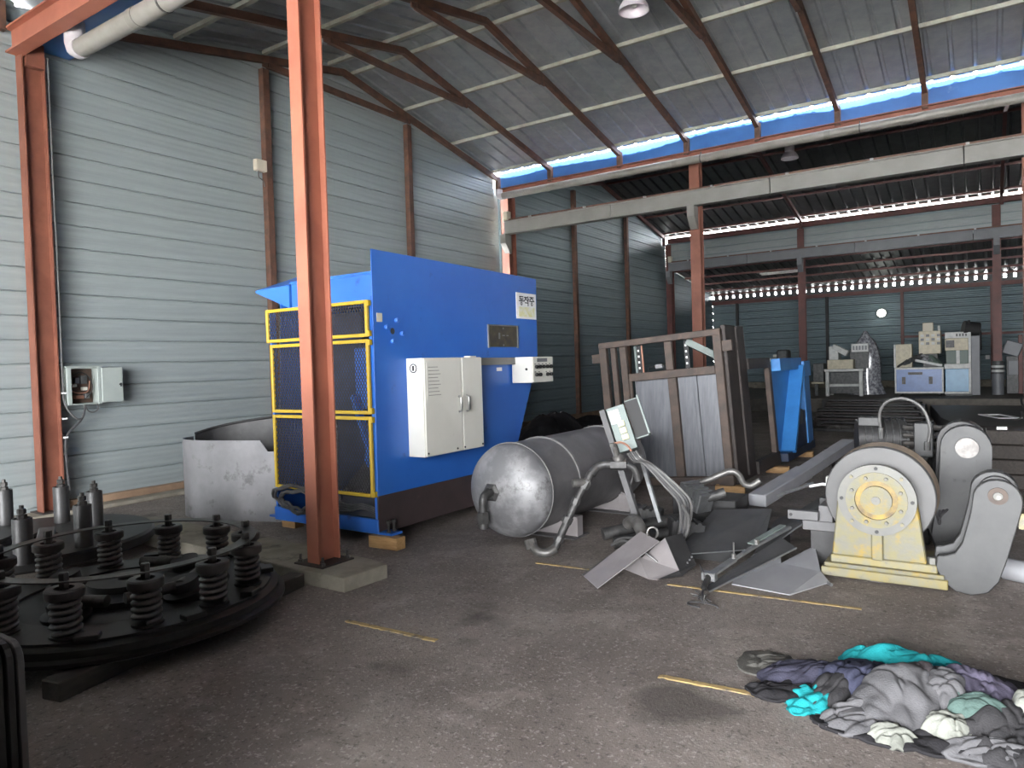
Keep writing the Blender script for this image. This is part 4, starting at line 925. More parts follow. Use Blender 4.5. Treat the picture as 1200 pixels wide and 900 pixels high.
cv = [((-1.52, 5.55, .06), (-1.60, 6.65, .12)), ((-1.40, 5.62, .12), (-1.40, 6.75, .22)), ((-1.26, 5.80, .24), (-1.22, 6.85, .34)), ((-1.12, 5.98, .34), (-1.08, 6.95, .42))]
vs = []; fs = []
for a, b in cv: vs += [a, b, (a[0], a[1], a[2]-.006), (b[0], b[1], b[2]-.006)]
for i in range(3):
    o = 4*i; fs += [(o, o+4, o+5, o+1), (o+2, o+3, o+7, o+6), (o, o+2, o+6, o+4), (o+1, o+5, o+7, o+3)]
fs += [(0, 1, 3, 2), (12, 14, 15, 13)]
MB().add(vs, fs).build('sheet', 'blacksheet', r, smooth='all')
MB().tube([(-1.52, 5.545, .062), (-1.40, 5.615, .122), (-1.26, 5.795, .242), (-1.12, 5.975, .342)], .006, 5).build('bright_edge', 'alu', r)
MB().bar((-1.50, 6.2, .0), (-1.50, 6.2, .12), .2, .2).build('packing', 'black', r)
MB().bar((-1.55, 6.55, .36), (-1.22, 6.35, .52), .03, .025).build('strip', 'alu', r)
MB().tube([(-1.24, 6.33, .50), (-1.14, 6.30, .53), (-1.03, 6.28, .53)], .012, 6).build('hook', 'sheetwhite', r, smooth=True)
r = thing('channel_bar', 'long grey steel box bar leaning across the scrap toward the rusty frame', 'steel bar', (-1.8, 8.2, 0))
MB().section([(-.09, -.06), (.09, -.06), (.09, .06), (-.09, .06)], (-1.87, 7.05, .20), (-1.66, 8.20, .33)).build('channel', 'greyplate', r, bevel=.008)
MB().section([(-.075, -.05), (.075, -.05), (.075, .05), (-.075, .05)], (-1.665, 8.15, .32), (-1.42, 9.6, .50)).build('box_bar', 'greyplate', r)
MB().bar((-1.60, 9.3, 0), (-1.60, 9.3, .46), .10, .2).build('prop', 'rustdark', r)
r = scrap('notched_plate', 'flat light grey notched steel plate lying before the gearbox foot', loc=(-1.25, 5.3, 0))
plate_poly([(-1.50, 4.96, .012), (-1.10, 4.91, .012), (-.92, 5.30, .016), (-1.0, 5.42, .05), (-1.12, 5.86, .12), (-1.29, 5.50, .05), (-1.33, 5.66, .085), (-1.55, 5.30, .03)], .008).build('plate', 'greyplate', r)
MB().cyl((-.93, 5.29, .012), (-.90, 5.25, .012), .012, seg=8).build('pin', 'alu', r)
r = thing('linkage_arm', 'thin jointed aluminium linkage arm lying across the scrap with a frayed cable end', 'linkage', (-1.55, 5.0, 0))
J = [Vector((-1.60, 4.78, .10)), Vector((-1.50, 5.02, .17)), Vector((-1.40, 5.25, .23)), Vector((-1.25, 5.62, .30))]
for i in range(3): MB().bar(J[i], J[i+1], .06 if i == 0 else .035, .02).build('arm_link', 'alu', r, bevel=.004)
MB().bar(J[2]+Vector((-.04, -.02, .01)), J[3]+Vector((-.05, .0, .01)), .05, .008).build('glass_strip', 'teal_box', r)
for p in J[1:3]: MB().hexbolt((p.x, p.y, p.z), .018, .04).build('pivot_bolt', 'chrome', r)
MB().cyl(J[1], J[1]+Vector((.0, .0, .12)), .006, seg=6).build('pin', 'chrome', r)
MB().box(-.05, .05, -.03, .03, -.03, .03, TR(*J[0])).build('clamp', 'alu', r, bevel=.006)
MB().cyl((-1.60, 4.76, .10), (-1.60, 4.66, .05), .022, seg=10).build('ferrule', 'darksteel', r)
MB().tube(spline([(-1.60, 4.66, .05), (-1.59, 4.60, .03), (-1.56, 4.54, .02), (-1.54, 4.48, .02)]), .008, 6).build('cable', 'cable', r, smooth=True)
rnd = random.Random(3)
for k in range(14):
    a = rnd.uniform(0, 2*PI); q = Vector((-1.54, 4.47, .02)); e = q+Vector((math.cos(a)*rnd.uniform(.03, .09), math.sin(a)*rnd.uniform(.03, .08), rnd.uniform(.0, .06)))
    MB().tube([q, (q+e)/2+Vector((0, 0, .02)), e], .004, 5).build('frayed_wire', 'cable_light' if k % 3 == 0 else 'cable', r)
MB().tube([(-1.54+.10*math.cos(a), 4.45+.05*math.sin(a), .006) for a in [i*PI/8 for i in range(13)]], .005, 5).build('wire_loop', 'cable', r)
plate_poly([(-1.64, 4.80, .012), (-1.58, 4.72, .012), (-1.16, 5.42, .20), (-1.30, 5.56, .23)], .006).build('dark_tray', 'blacksheet', r)
MB().bar((-1.58, 4.715, .013), (-1.16, 5.415, .20), .008, .012).build('tray_edge', 'alu', r)
plate_poly([(-1.66, 4.83, .03), (-1.60, 4.72, .012), (-1.62, 4.72, .14), (-1.69, 4.84, .16)], .005).build('tray_end', 'blacksheet', r)

# ================================================================== YELLOW GEARBOX WITH WHEEL
GX, GY, GZ = -.635, 5.46, .59
gb = thing('gearbox', 'yellow stained cast gearbox with a large grey flanged wheel', 'gearbox', (GX, 5.6, 0))
MB().box(-1.0, -.22, 5.44, 5.92, .02, .085).build('base_plate', 'gear_yellow', gb, bevel=.006)
MB().box(-.98, -.24, 5.45, 5.90, .085, .115).build('base_step', 'gear', gb, bevel=.004)
MB().box(-.94, -.28, 5.47, 5.88, .115, .17).build('base_flange', 'gear_yellow', gb, bevel=.006)
MB().box(-.70, -.60, 5.50, 5.80, .0, .02).build('floor_pad', 'greysteel', gb)
XZ = Matrix(((1, 0, 0, 0), (0, 0, -1, 0), (0, 1, 0, 0), (0, 0, 0, 1)))
P = [(-.93, .17), (-.34, .17), (-.39, .56)]+[(GX+.235*math.cos(math.radians(a)), GZ+.235*math.sin(math.radians(a))) for a in range(0, 181, 15)]+[(-.89, .56)]
MB().prism(P, -5.56, -5.47, XZ).build('housing', 'gear', gb, bevel=.008)
MB().box(GX-.035, GX+.035, 5.43, 5.48, .17, GZ-.22).build('rib', 'gear', gb, bevel=.006)
def disc(name, r0, r1, y0, y1, m, seg=48, bev=0):
    return MB().lathe([(r0, y0), (r1, y0), (r1, y1), (r0, y1)], seg, TR(GX, 0, GZ) @ RX(-90) , closed=True).build(name, m, gb, smooth=True, bevel=bev)
disc('ring_flange', .19, .245, 5.425, 5.475, 'gear_grey'); disc('cover_plate', .135, .192, 5.415, 5.475, 'gear'); disc('oil_groove', .095, .137, 5.44, 5.47, 'gear_oil')
disc('shaft_cap', .001, .098, 5.405, 5.45, 'gear'); disc('shaft_centre', .001, .028, 5.398, 5.41, 'gear_grey', 20)
for k in range(8):
    a = PI/8+k*PI/4; MB().hexbolt((GX+.163*math.cos(a), 5.415, GZ+.163*math.sin(a)), .013, .014, RX(90)).build('cover_bolt', 'gear_grey', gb)
for k in range(8):
    a = k*PI/4+.0; MB().cyl((GX+.219*math.cos(a), 5.428, GZ+.219*math.sin(a)), (GX+.219*math.cos(a), 5.417, GZ+.219*math.sin(a)), .012, seg=10).build('flange_screw', 'gear' if k % 2 else 'black', gb)
MB().lathe([(.20, 5.57), (.345, 5.57), (.352, 5.576), (.352, 5.64), (.345, 5.645), (.20, 5.645)], 64, TR(GX, 0, GZ) @ RX(-90), closed=True).build('wheel_disc', 'wheel', gb, smooth=True)
MB().lathe([(.34, 5.64), (.352, 5.65), (.358, 5.84), (.345, 5.85), (.25, 5.85), (.25, 5.64)], 64, TR(GX, 0, GZ) @ RX(-90), closed=True).build('wheel_tread', 'tread', gb, smooth=True)
MB().cyl((GX, 5.85, GZ), (GX, 6.15, GZ), .10, seg=24).build('shaft', 'darksteel', gb, smooth=True)
for x in (-.90, -.31): MB().hexbolt((x, 5.52, .17), .032, .045).build('foot_bolt', 'gear_grey', gb)
# blocks left of the gearbox
r = thing('clamp_assembly', 'grey stepped clamp blocks and angle bar left of the gearbox', 'machine part', (-1.1, 5.8, 0))
for x0, x1, y0, y1, z0, z1, m in ((-1.14, -.94, 5.80, 6.0, 0, .30, 'darksteel'), (-1.18, -.92, 5.72, 5.86, .27, .345, 'greysteel'), (-1.27, -1.05, 5.64, 5.70, .36, .43, 'greysteel'), (-1.06, -.96, 5.70, 5.90, .345, .47, 'greysteel'), (-1.04, -1.01, 5.90, 5.94, .47, .66, 'white'), (-1.0, -.965, 5.90, 5.96, .47, .61, 'white'), (-.96, -.92, 5.90, 5.96, .47, .58, 'greyplate'), (-1.10, -1.0, 5.95, 6.10, .30, .48, 'darksteel')):
    MB().box(x0, x1, y0, y1, z0, z1).build('block', m, r, bevel=.005)
MB().cyl((-1.245, 5.635, .395), (-1.245, 5.645, .395), .012, seg=10).build('hole', 'black', r)

# ================================================================== CRANK ARMS
def arm_shape(C, r, path): return path
ca = thing('crank_arm', 'large curved grey steel crank arm standing on edge right of the gearbox', 'machine part', (-.05, 5.6, 0))
def armpoly(dx=0, dz=0, g=0):
    P = [(-.30, .20), (-.24, .10), (-.18, .03), (-.08, .0), (.02, .03), (.09, .13), (.13, .26), (.16, .42), (.185, .58)]
    c = (.055, .635); rr = .135
    P = [(-.29, .16), (-.25, .07), (-.18, .015), (-.09, .0), (.0, .03), (.06, .11), (.105, .26), (.15, .44), (.188, .60)]
    P += [(c[0]+rr*math.cos(math.radians(a)), c[1]+rr*math.sin(math.radians(a))) for a in range(0, 181, 18)]
    P += [(-.09, .55), (-.115, .44), (-.14, .34), (-.18, .27), (-.24, .245), (-.28, .24)]
    return [(x+dx, z+dz) for x, z in P]
MB().prism(armpoly(), -5.53, -5.47, XZ).build('front_plate', 'arm', ca, bevel=.006)
MB().prism(armpoly(-.015, .035), -5.72, -5.60, XZ).build('rear_plate', 'arm', ca, bevel=.006)
MB().cyl((.05, 5.53, .68), (.05, 5.62, .68), .10, seg=24).build('spacer', 'darksteel', ca); MB().cyl((-.15, 5.53, .15), (-.15, 5.62, .15), .10, seg=24).build('spacer', 'darksteel', ca)
MB().lathe([(.028, 0), (.055, 0), (.055, .01), (.028, .01)], 24, TR(.058, 5.47, .665) @ RX(90), closed=True).build('pin_ring', 'rustframe', ca)
MB().cyl((.058, 5.475, .665), (.058, 5.455, .665), .026, seg=16).build('pin', 'gear_grey', ca, smooth=True); MB().cyl((.062, 5.456, .66), (.062, 5.45, .66), .010, seg=10).build('pin_tip', 'chrome', ca)
MB().box(.165, .205, 5.49, 5.54, .46, .56).build('yellow_tab', 'gear_yellow', ca)
r = thing('crank_arm', 'smaller dark grey rounded arm with a bright round boss behind the curved arm', 'machine part', (-.18, 6.4, 0))
P = [(-.30, .0), (-.02, .0), (.03, .45), (.035, .88)]+[(-.13+.165*math.cos(math.radians(a)), .88+.165*math.sin(math.radians(a))) for a in range(0, 181, 18)]+[(-.31, .55), (-.36, .2)]
MB().prism(P, -6.36, -6.26, XZ).build('front_plate', 'arm_dark', r, bevel=.006)
MB().prism([(x-.03, z+.02) for x, z in P], -6.60, -6.40, XZ).build('rear_plate', 'darksteel', r, bevel=.006)
MB().cyl((-.12, 6.26, .88), (-.12, 6.22, .88), .075, seg=24).build('boss', 'boltmetal', r, smooth=True); MB().cyl((-.2, 6.36, .7), (-.2, 6.40, .7), .08, seg=16).build('spacer', 'darksteel', r)
for x in (-.20, -.14): MB().cyl((x, 6.262, .63), (x, 6.25, .63), .012, seg=8).build('hole', 'black', r)
tag(MB().cyl((.10, 5.98, .075), (.60, 5.75, .075), .075, seg=24).build('steel_roller', 'greyplate', smooth=True), 'grey steel roller on the floor at the right photo edge', 'roller')
# motor and valves behind the wheel
mo = thing('pump_motor', 'dark motor with valves and a looped hose behind the wheel', 'motor', (-.7, 6.8, 0))
MB().cyl((-.95, 6.85, .86), (-.58, 6.95, .86), .17, seg=24).build('motor_body', 'darksteel', mo, smooth=True)
for k in range(7): MB().lathe([(.165, 0), (.185, 0), (.185, .012), (.165, .012)], 24, TR(-.90+.05*k, 6.86+.014*k, .86) @ RZ(15) @ RY(90), closed=True).build('cooling_fin', 'arm_dark', mo)
MB().box(-1.02, -.40, 6.75, 7.05, .0, .70).build('pedestal', 'oilsteel', mo, bevel=.01)
MB().box(-.92, -.74, 6.72, 6.86, .98, 1.06).build('terminal_box', 'arm_dark', mo, bevel=.008)
MB().box(-.50, -.36, 6.70, 6.92, .74, 1.02).build('valve_block', 'arm_dark', mo, bevel=.008)
for k in range(4):
    z = .78+.065*k
    MB().cyl((-.58, 6.72, z), (-.26, 6.80, z), .022, seg=8).build('valve_spool', 'boltmetal', mo)
MB().tube(spline([(-.74, 6.70, .95), (-.745, 6.68, 1.10), (-.68, 6.66, 1.20), (-.55, 6.66, 1.22), (-.43, 6.66, 1.14), (-.38, 6.66, .98), (-.40, 6.66, .84)]), .012, 8).build('looped_hose', 'cable_light', mo, smooth=True)
MB().cyl((-.74, 6.70, .88), (-.74, 6.70, .97), .022, seg=8).build('hose_fitting', 'chrome', mo); MB().cyl((-.40, 6.66, .80), (-.40, 6.66, .87), .022, seg=8).build('hose_fitting', 'chrome', mo)
MB().tube(spline([(-.32, 6.6, .80), (-.28, 6.5, .72), (-.24, 6.4, .60), (-.28, 6.35, .45), (-.38, 6.4, .35)]), .02, 8).build('foil_hose', 'alu', mo, smooth=True)
for k in range(4):
    MB().tube(spline([(-.34+.02*k, 6.55, .62-.03*k), (-.30, 6.45, .50-.02*k), (-.33+.03*k, 6.3, .42), (-.30, 6.2, .30+.02*k)]), .010, 6).build('wire', 'cable', mo, smooth=True)
ck = thing('dark_crate', 'dark slotted control crate between the valves and the rounded arm', 'crate', (-.22, 7.4, 0))
MB().box(-.42, .0, 7.2, 7.5, 0, .92).build('body', 'black', ck, bevel=.01)
for z in (.62, .78): MB().box(-.38, -.24, 7.19, 7.20, z, z+.12).build('grille', 'darksteel', ck)
MB().box(-.40, -.02, 7.185, 7.20, .745, .765).build('trim', 'greysteel', ck)

# ================================================================== RAG PILE: every garment its own object
def H(x, y):
    g = lambda cx, cy, sx, sy, a: a*math.exp(-((x-cx)/sx)**2-((y-cy)/sy)**2)
    return g(-.25, 3.60, .30, .30, .085)+g(-.66, 3.62, .24, .22, .05)+g(.06, 3.70, .24, .26, .065)
def garment(name, label, m, cx, cy, rx, ry, rot, lift, thick, seed, wr=.018, freq=9.0, stretch=3.6, sdir=30, hf=None, tk=1.0, group='rags in the pile', grid=(30, 96)):
    hf = hf or H; nr, na = grid; vs = []; fs = []; off = Vector((seed*3.7, seed*1.3, seed*2.1)); cr, sr = math.cos(math.radians(rot)), math.sin(math.radians(rot)); cd, sd = math.cos(math.radians(sdir)), math.sin(math.radians(sdir))
    def pt(rho, th, under):
        k = 1+.26*noise.noise(Vector((math.cos(th)*1.3, math.sin(th)*1.3, seed*5.1)))+.10*noise.noise(Vector((math.cos(th)*4, math.sin(th)*4, seed*2.3)))
        lx, ly = rx*rho*k*math.cos(th), ry*rho*k*math.sin(th)
        x, y = cx+lx*cr-ly*sr, cy+lx*sr+ly*cr
        u, v = x*cd+y*sd, -x*sd+y*cd
        q = Vector((u*freq/stretch, v*freq, 0))+off
        q = q+Vector((0, .25*noise.noise(Vector((x, y, seed))*6), 0))
        cre = lambda v, k: max(0, 1-abs(v)*k)**1.5
        n1 = noise.noise(q); n2 = noise.noise(q*2.1+off); n3 = noise.noise(Vector((x, y, 0))*freq*.8+off*2)
        w = wr*(1.1*n1+.9*n3+.5*n2-.95*cre(n1, 5)-.6*cre(n2, 4.5)-.7*cre(n3, 6))
        edge = max(0, 1-rho**5)
        z = hf(x, y)+lift*edge+thick*tk*(1-rho**2.5)+w*(.35+.65*edge)
        fold = .012*math.sin(th*9+seed)*(rho**3)
        z = max(z+fold, .006+.004*(seed % 3))
        if under: z = max(z-.014, .001)
        return (x, y, z)
    for un in (0, 1):
        vs.append(pt(0, 0, un))
        for i in range(1, nr+1):
            for j in range(na): vs.append(pt(i/nr, 2*PI*j/na, un))
    B = 1+nr*na
    for un in (0, 1):
        o = un*B
        for j in range(na): fs.append((o, o+1+j, o+1+(j+1) % na))
        for i in range(nr-1):
            for j in range(na):
                a = o+1+i*na+j; b = o+1+i*na+(j+1) % na; fs.append((a, a+na, b+na, b))
    for j in range(na):
        a = 1+(nr-1)*na+j; b = 1+(nr-1)*na+(j+1) % na; fs.append((a, B+a, B+b, b))
    o = MB().add(vs, fs).build(name, m, smooth='all'); return tag(o, label, 'cloth', group)
G = [('camouflage_rag', 'pale camouflage rag at the left tip of the rag pile', 'cl_camo', -.95, 3.74, .17, .16, 20, .005, .03, 1, {}),
     ('black_rag', 'crumpled black rag at the left bottom of the pile', 'cl_black', -.82, 3.44, .17, .09, 10, .01, .05, 2, {}),
     ('teal_rag', 'bright turquoise rag at the left front of the pile', 'cl_teal', -.68, 3.40, .13, .10, 50, .015, .05, 3, {}),
     ('navy_shirt', 'dark navy shirt lying flat at the left of the pile', 'cl_navy', -.78, 3.66, .20, .16, 15, .035, .05, 4, dict(wr=.014)),
     ('black_rag', 'charcoal folded trouser leg beside the turquoise rag', 'cl_char', -.60, 3.50, .08, .20, -15, .04, .05, 5, dict(sdir=80)),
     ('navy_jacket', 'wrinkled navy jacket in the middle left of the pile', 'cl_blue', -.53, 3.70, .15, .24, -10, .05, .07, 6, dict(sdir=75, wr=.024)),
     ('grey_rag', 'grey shirt scrap low in front between navy jacket and white rag', 'cl_grey', -.46, 3.33, .17, .13, 25, .01, .08, 7, {}),
     ('dark_rag', 'black rag spread under the front of the pile', 'cl_black', -.30, 3.28, .34, .10, 6, .0, .03, 8, {}),
     ('white_rag', 'white rag peeking out under the big grey shirt', 'cl_white', -.33, 3.24, .10, .07, 15, .03, .05, 9, dict(wr=.015, freq=14)),
     ('dark_rag', 'charcoal work clothes at the right front of the pile', 'cl_char', .06, 3.44, .24, .20, 20, .02, .09, 10, dict(sdir=60, wr=.024)),
     ('grey_rag', 'dark grey rag at the bottom right of the pile', 'cl_grey', -.02, 3.30, .19, .10, 12, .02, .05, 11, dict(sdir=30)),
     ('white_rag', 'pale dusty white rag at the right front of the pile', 'cl_white', -.14, 3.36, .11, .08, 5, .06, .05, 12, dict(wr=.015, freq=14)),
     ('green_rag', 'dull green rag below the purple jacket', 'cl_green', -.05, 3.47, .13, .08, 15, .08, .05, 13, dict(wr=.012)),
     ('dark_rag', 'black rag at the far right behind the purple jacket', 'cl_black', .06, 3.96, .22, .16, -20, .01, .06, 14, dict(sdir=140)),
     ('teal_rag', 'long bright turquoise cloth along the top of the pile', 'cl_teal', -.34, 3.94, .31, .10, -10, .10, .07, 15, dict(wr=.02, freq=11)),
     ('purple_jacket', 'faded purple jacket on the right of the pile', 'cl_purple', -.05, 3.68, .20, .18, 5, .06, .09, 16, dict(sdir=110, wr=.022)),
     ('grey_rag', 'dark grey cap shaped rag between big shirt and purple jacket', 'cl_grey', -.16, 3.56, .10, .17, 5, .09, .06, 17, {}),
     ('mauve_shirt', 'mauve trimmed shirt edge under the big grey shirt', 'cl_mauve', -.26, 3.66, .20, .24, -8, .05, .07, 18, dict(sdir=120)),
     ('grey_shirt', 'big rumpled dusty grey shirt in the centre of the pile', 'cl_grey', -.33, 3.50, .21, .24, -5, .06, .09, 19, dict(wr=.020, freq=6, sdir=130)),
     ('white_rag', 'white rag at the right photo edge on the pile', 'cl_white', .14, 3.60, .07, .08, 0, .09, .06, 20, {})]
for n_, l_, m_, cx, cy, rx, ry, ro, li, th, sd, kw in G: garment(n_, l_, m_, cx, cy, rx, ry, ro, li*.75, th, sd, tk=.55, **kw)

# ================================================================== FAR FLOOR THINGS
sp = thing('bar_pile', 'pile of dark flat steel bars stacked on the floor beyond the gearbox', 'steel bars', (-2.0, 18, 0))
rnd = random.Random(11)
for k in range(11):
    y = 16.2+.42*k; z = .03+.036*k; x0 = -3.0-.05*k+rnd.uniform(-.15, .1); x1 = -.95+rnd.uniform(-.15, .1)-.04*k
    MB().bar((x0, y, z/2+.02), (x1, y-.1, z/2+.02), .40, z+.04).build('flat_bar', 'rustdark' if k % 2 else 'darksteel', sp, bevel=.008)
MB().tube(spline([(-2.75, 15.9, .10), (-2.6, 15.8, .13), (-2.5, 15.85, .10), (-2.62, 15.95, .12), (-2.45, 16.0, .10), (-2.25, 15.9, .12)]), .03, 6).build('chain', 'pipe_light', sp, smooth=True)
tag(MB().prism([(-.95, 18.6), (-1.15, 20.4), (1.3, 20.4), (1.3, 11.2), (.35, 11.9), (-.35, 14.5), (-.75, 16.6)], 0, .28).build('dark_platform', 'blacksheet', bevel=.01), 'low black rubber covered platform right behind the crank arms', 'platform')
tag(MB().box(-3.02, -2.72, 13.2, 13.8, 0, .55).build('green_crate', 'teal_box', bevel=.01), 'pale green box standing on the floor behind the leaning grey bar', 'box')
t = thing('picture_frame', 'small white square frame lying on the black platform', 'frame', (.25, 17, .28))
M = TR(.22, 17.0, .29) @ RZ(20)
for a in ((-.2, .2, -.5, -.38), (-.2, .2, .38, .5), (-.2, -.13, -.38, .38), (.13, .2, -.38, .38)): MB(M).box(a[0], a[1], a[2], a[3], -.01, .01).build('side', 'sheetwhite', t)
t = thing('loose_cable', 'thin pale cable curled on the black platform at the right edge', 'cable', (.6, 17, .28))
MB().tube(spline([(.42, 16.2, .29), (.50, 16.3, .29), (.58, 16.9, .30), (.60, 17.6, .34), (.63, 16.9, .30), (.70, 16.2, .29), (.85, 16.0, .29)]), .018, 6).build('strand', 'cable_light', t, smooth=True)
MB().tube([(.80+.18*math.cos(a), 18.5+.5*math.sin(a), .50+.16*math.sin(a)) for a in [i*PI/8 for i in range(16)]], .02, 6, closed=True).build('loop', 'cable', t, smooth=True)
t = thing('timber_stack', 'stack of dark oily timbers beyond the crank arms', 'timber', (.15, 10.2, 0))
for k in range(4): MB().box(-.35+.08*k, .42, 9.9, 10.5, .17*k, .17*k+.16).build('beam', 'oldwood', t, bevel=.01)
MB().box(.1, .2, 9.9, 10.0, .68, .71).build('white_scrap', 'sheetwhite', t)
HB = lambda x, y: .50*math.exp(-((x+7.6)/.55)**2-((y-12.9)/.9)**2)
garment('tarp_heap', 'black heap of tarpaulin on the floor behind the tank', 'cl_black', -7.6, 12.9, 1.15, 1.3, 10, .02, .10, 31, wr=.09, freq=2.2, hf=HB, group=None)['category'] = 'tarpaulin'
HB2 = lambda x, y: .22*math.exp(-((x+7.9)/.7)**2-((y-15.2)/1.4)**2)
garment('tarp_heap', 'lower black tarpaulin strewn along the wall base', 'cl_black', -7.9, 15.3, .8, 1.7, 0, .02, .08, 32, wr=.05, freq=2.5, hf=HB2, group=None)['category'] = 'tarpaulin'

# ================================================================== FAR MACHINES ON THE RAISED SLAB
Z0 = .38
m1 = thing('wrapped_machine', 'plastic wrapped machine on a white tubular stand at the far end', 'machine', (-3.3, 23, Z0))
def lg(name, x0, x1, y0, y1, z0, z1, m, p, b=.01): return MB().box(x0, x1, y0, y1, z0, z1).build(name, m, p, bevel=b)
for x in (-3.95, -3.05):
    for y in (22.65, 23.35): lg('leg', x, x+.10, y, y+.10, Z0, 1.10, 'mach_white', m1)
lg('stand_top', -3.98, -2.92, 22.62, 23.5, 1.10, 1.18, 'mach_white', m1); lg('stand_rail', -3.85, -3.05, 22.66, 22.74, .66, .74, 'mach_white', m1); lg('drawer_unit', -3.85, -3.06, 22.80, 23.4, .45, 1.08, 'mach_dark', m1)
lg('machine_bed', -3.9, -3.2, 22.7, 23.3, 1.18, 1.45, 'mach_cream', m1); lg('head', -3.86, -3.6, 22.75, 23.2, 1.45, 1.85, 'mach_white', m1)
MB().bar((-3.75, 22.8, 1.85), (-3.35, 22.75, 1.62), .14, .16).build('spindle_arm', 'mach_white', m1, bevel=.01)
lg('column', -3.35, -2.85, 23.1, 23.5, 1.18, 1.75, 'mach_dark', m1); cp = lg('control_panel', -3.25, -2.80, 22.72, 22.82, 1.66, 1.90, 'mach_white', m1)
for k in range(5): lg('panel_mark', -3.21+.08*k, -3.16+.08*k, 22.712, 22.72, 1.72, 1.84, 'crane_dark', cp, 0)
garm = lambda x, y: 0
mb = MB(); nseg = 28; rings = [(.05, 2.28), (.14, 2.10), (.26, 1.95), (.34, 1.75), (.38, 1.45), (.40, 1.1), (.45, .75), (.50, .40)]
vs = []; fs = []
for i, (r_, z_) in enumerate(rings):
    for k in range(nseg):
        a = 2*PI*k/nseg; q = r_*(1+.22*noise.noise(Vector((math.cos(a)*2, math.sin(a)*2, z_*2)))+.06*math.sin(a*9+z_*3))
        vs.append((-2.95+q*math.cos(a)*.95, 23.35+q*math.sin(a)*.5, z_))
for i in range(len(rings)-1):
    for k in range(nseg): fs.append((i*nseg+k, i*nseg+(k+1) % nseg, (i+1)*nseg+(k+1) % nseg, (i+1)*nseg+k))
fs.append(tuple(range(nseg)))
mb.add(vs, fs); mb.build('plastic_cover', 'plastic_wrap', m1, smooth='all')
lg('tray', -4.35, -4.0, 22.7, 23.2, .75, .80, 'mach_cream', m1); lg('tray_leg', -4.3, -4.2, 22.9, 23.0, Z0, .75, 'mach_dark', m1); lg('side_unit', -4.32, -4.02, 22.8, 23.2, .80, 1.35, 'mach_dark', m1)
m2 = thing('cabinet_machine', 'machine with a blue base cabinet on castors and cream upper units', 'machine', (-1.5, 23, Z0))
bc = lg('base_cabinet', -2.10, -.98, 22.60, 23.4, .50, 1.14, 'mach_blue', m2)
for a in ((-2.13, -.95, .46, .51), (-2.13, -.95, 1.13, 1.18)): lg('cabinet_edge', a[0], a[1], 22.585, 22.62, a[2], a[3], 'mach_white', bc, .005)
for x in (-2.13, -.99): lg('cabinet_edge', x, x+.04, 22.585, 22.62, .51, 1.13, 'mach_white', bc, .005)
lg('vent_slot', -1.80, -1.45, 22.585, 22.60, .98, 1.05, 'mach_dark', bc, 0)
for x in (-1.95, -1.30): lg('vent_slot', x, x+.09, 22.585, 22.60, .72, .92, 'mach_dark', bc, 0)
for x in (-2.02, -1.08): MB().cyl((x, 22.70, Z0+.06), (x+.05, 22.70, Z0+.06), .06, seg=14).build('castor', 'black', m2)
for x in (-2.02, -1.08): MB().cyl((x, 23.3, Z0+.06), (x+.05, 23.3, Z0+.06), .06, seg=14).build('castor', 'black', m2)
lg('side_panel_unit', -2.14, -1.72, 22.9, 23.3, 1.18, 1.84, 'mach_cream', m2); lg('side_frame', -2.17, -2.12, 22.85, 22.92, 1.18, 1.84, 'mach_white', m2, .005)
lg('upper_unit', -1.55, -1.02, 22.85, 23.4, 1.55, 2.18, 'mach_cream', m2); lg('upper_neck', -1.45, -1.1, 22.9, 23.35, 1.18, 1.55, 'mach_dark', m2)
for i in range(4):
    for j in range(3): lg('panel_mark', -1.50+.13*i, -1.42+.13*i, 22.84, 22.85, 1.80+.11*j, 1.87+.11*j, 'crane_dark' if (i+j) % 2 else 'mach_white', m2, 0)
lg('beacon_post', -1.09, -1.03, 22.85, 22.9, 2.18, 2.32, 'mach_white', m2); lg('top_box', -1.46, -1.20, 23.0, 23.2, 2.18, 2.42, 'cream', m2)
HC = lambda x, y: 1.22+.18*math.exp(-((x+1.5)/.35)**2)
for i, (cx, m_, rx, n_) in enumerate(((-1.65, 'mach_dark', .42, 41), (-1.35, 'plastic_wrap', .30, 42), (-1.2, 'mach_green', .28, 43))):
    o = garment('cover_sheet', '', m_, cx, 22.85, rx, .22, 0, .05, .12, n_, wr=.05, freq=5, hf=HC, group=None)
    for k_ in ('label', 'category'): del o[k_]
    o.parent = m2; o.matrix_parent_inverse = WM(m2).inverted()
MB().bar((-1.62, 22.58, 1.38), (-.98, 22.6, 1.22), .10, .07).build('white_arm', 'mach_white', m2, bevel=.01)
m3 = thing('tower_machine', 'tall white framed machine with a cyan base panel and black fan on top', 'machine', (-.6, 23, Z0))
lg('base_box', -.92, -.36, 22.75, 23.4, .50, 1.12, 'mach_cyan', m3); lg('base_foot', -.92, -.30, 22.75, 23.4, Z0, .44, 'mach_dark', m3); lg('base_edge', -.94, -.34, 22.73, 22.77, .44, .50, 'mach_white', m3, .005)
lg('work_shelf', -.94, -.33, 22.70, 23.4, 1.12, 1.26, 'mach_white', m3); lg('window', -.90, -.38, 22.78, 23.4, 1.26, 1.62, 'mach_green', m3)
lg('window_frame', -.66, -.58, 22.755, 22.78, 1.26, 1.62, 'mach_white', m3, 0); lg('upper_box', -.92, -.38, 22.78, 23.4, 1.62, 1.95, 'mach_cream', m3); lg('top_panel', -.92, -.36, 22.76, 23.4, 1.95, 2.12, 'mach_white', m3)
lg('frame_post', -.38, -.32, 22.73, 22.80, .44, 2.10, 'mach_white', m3, .005); lg('side_post', -.32, -.12, 22.8, 23.4, .40, 2.0, 'crane_dark', m3)
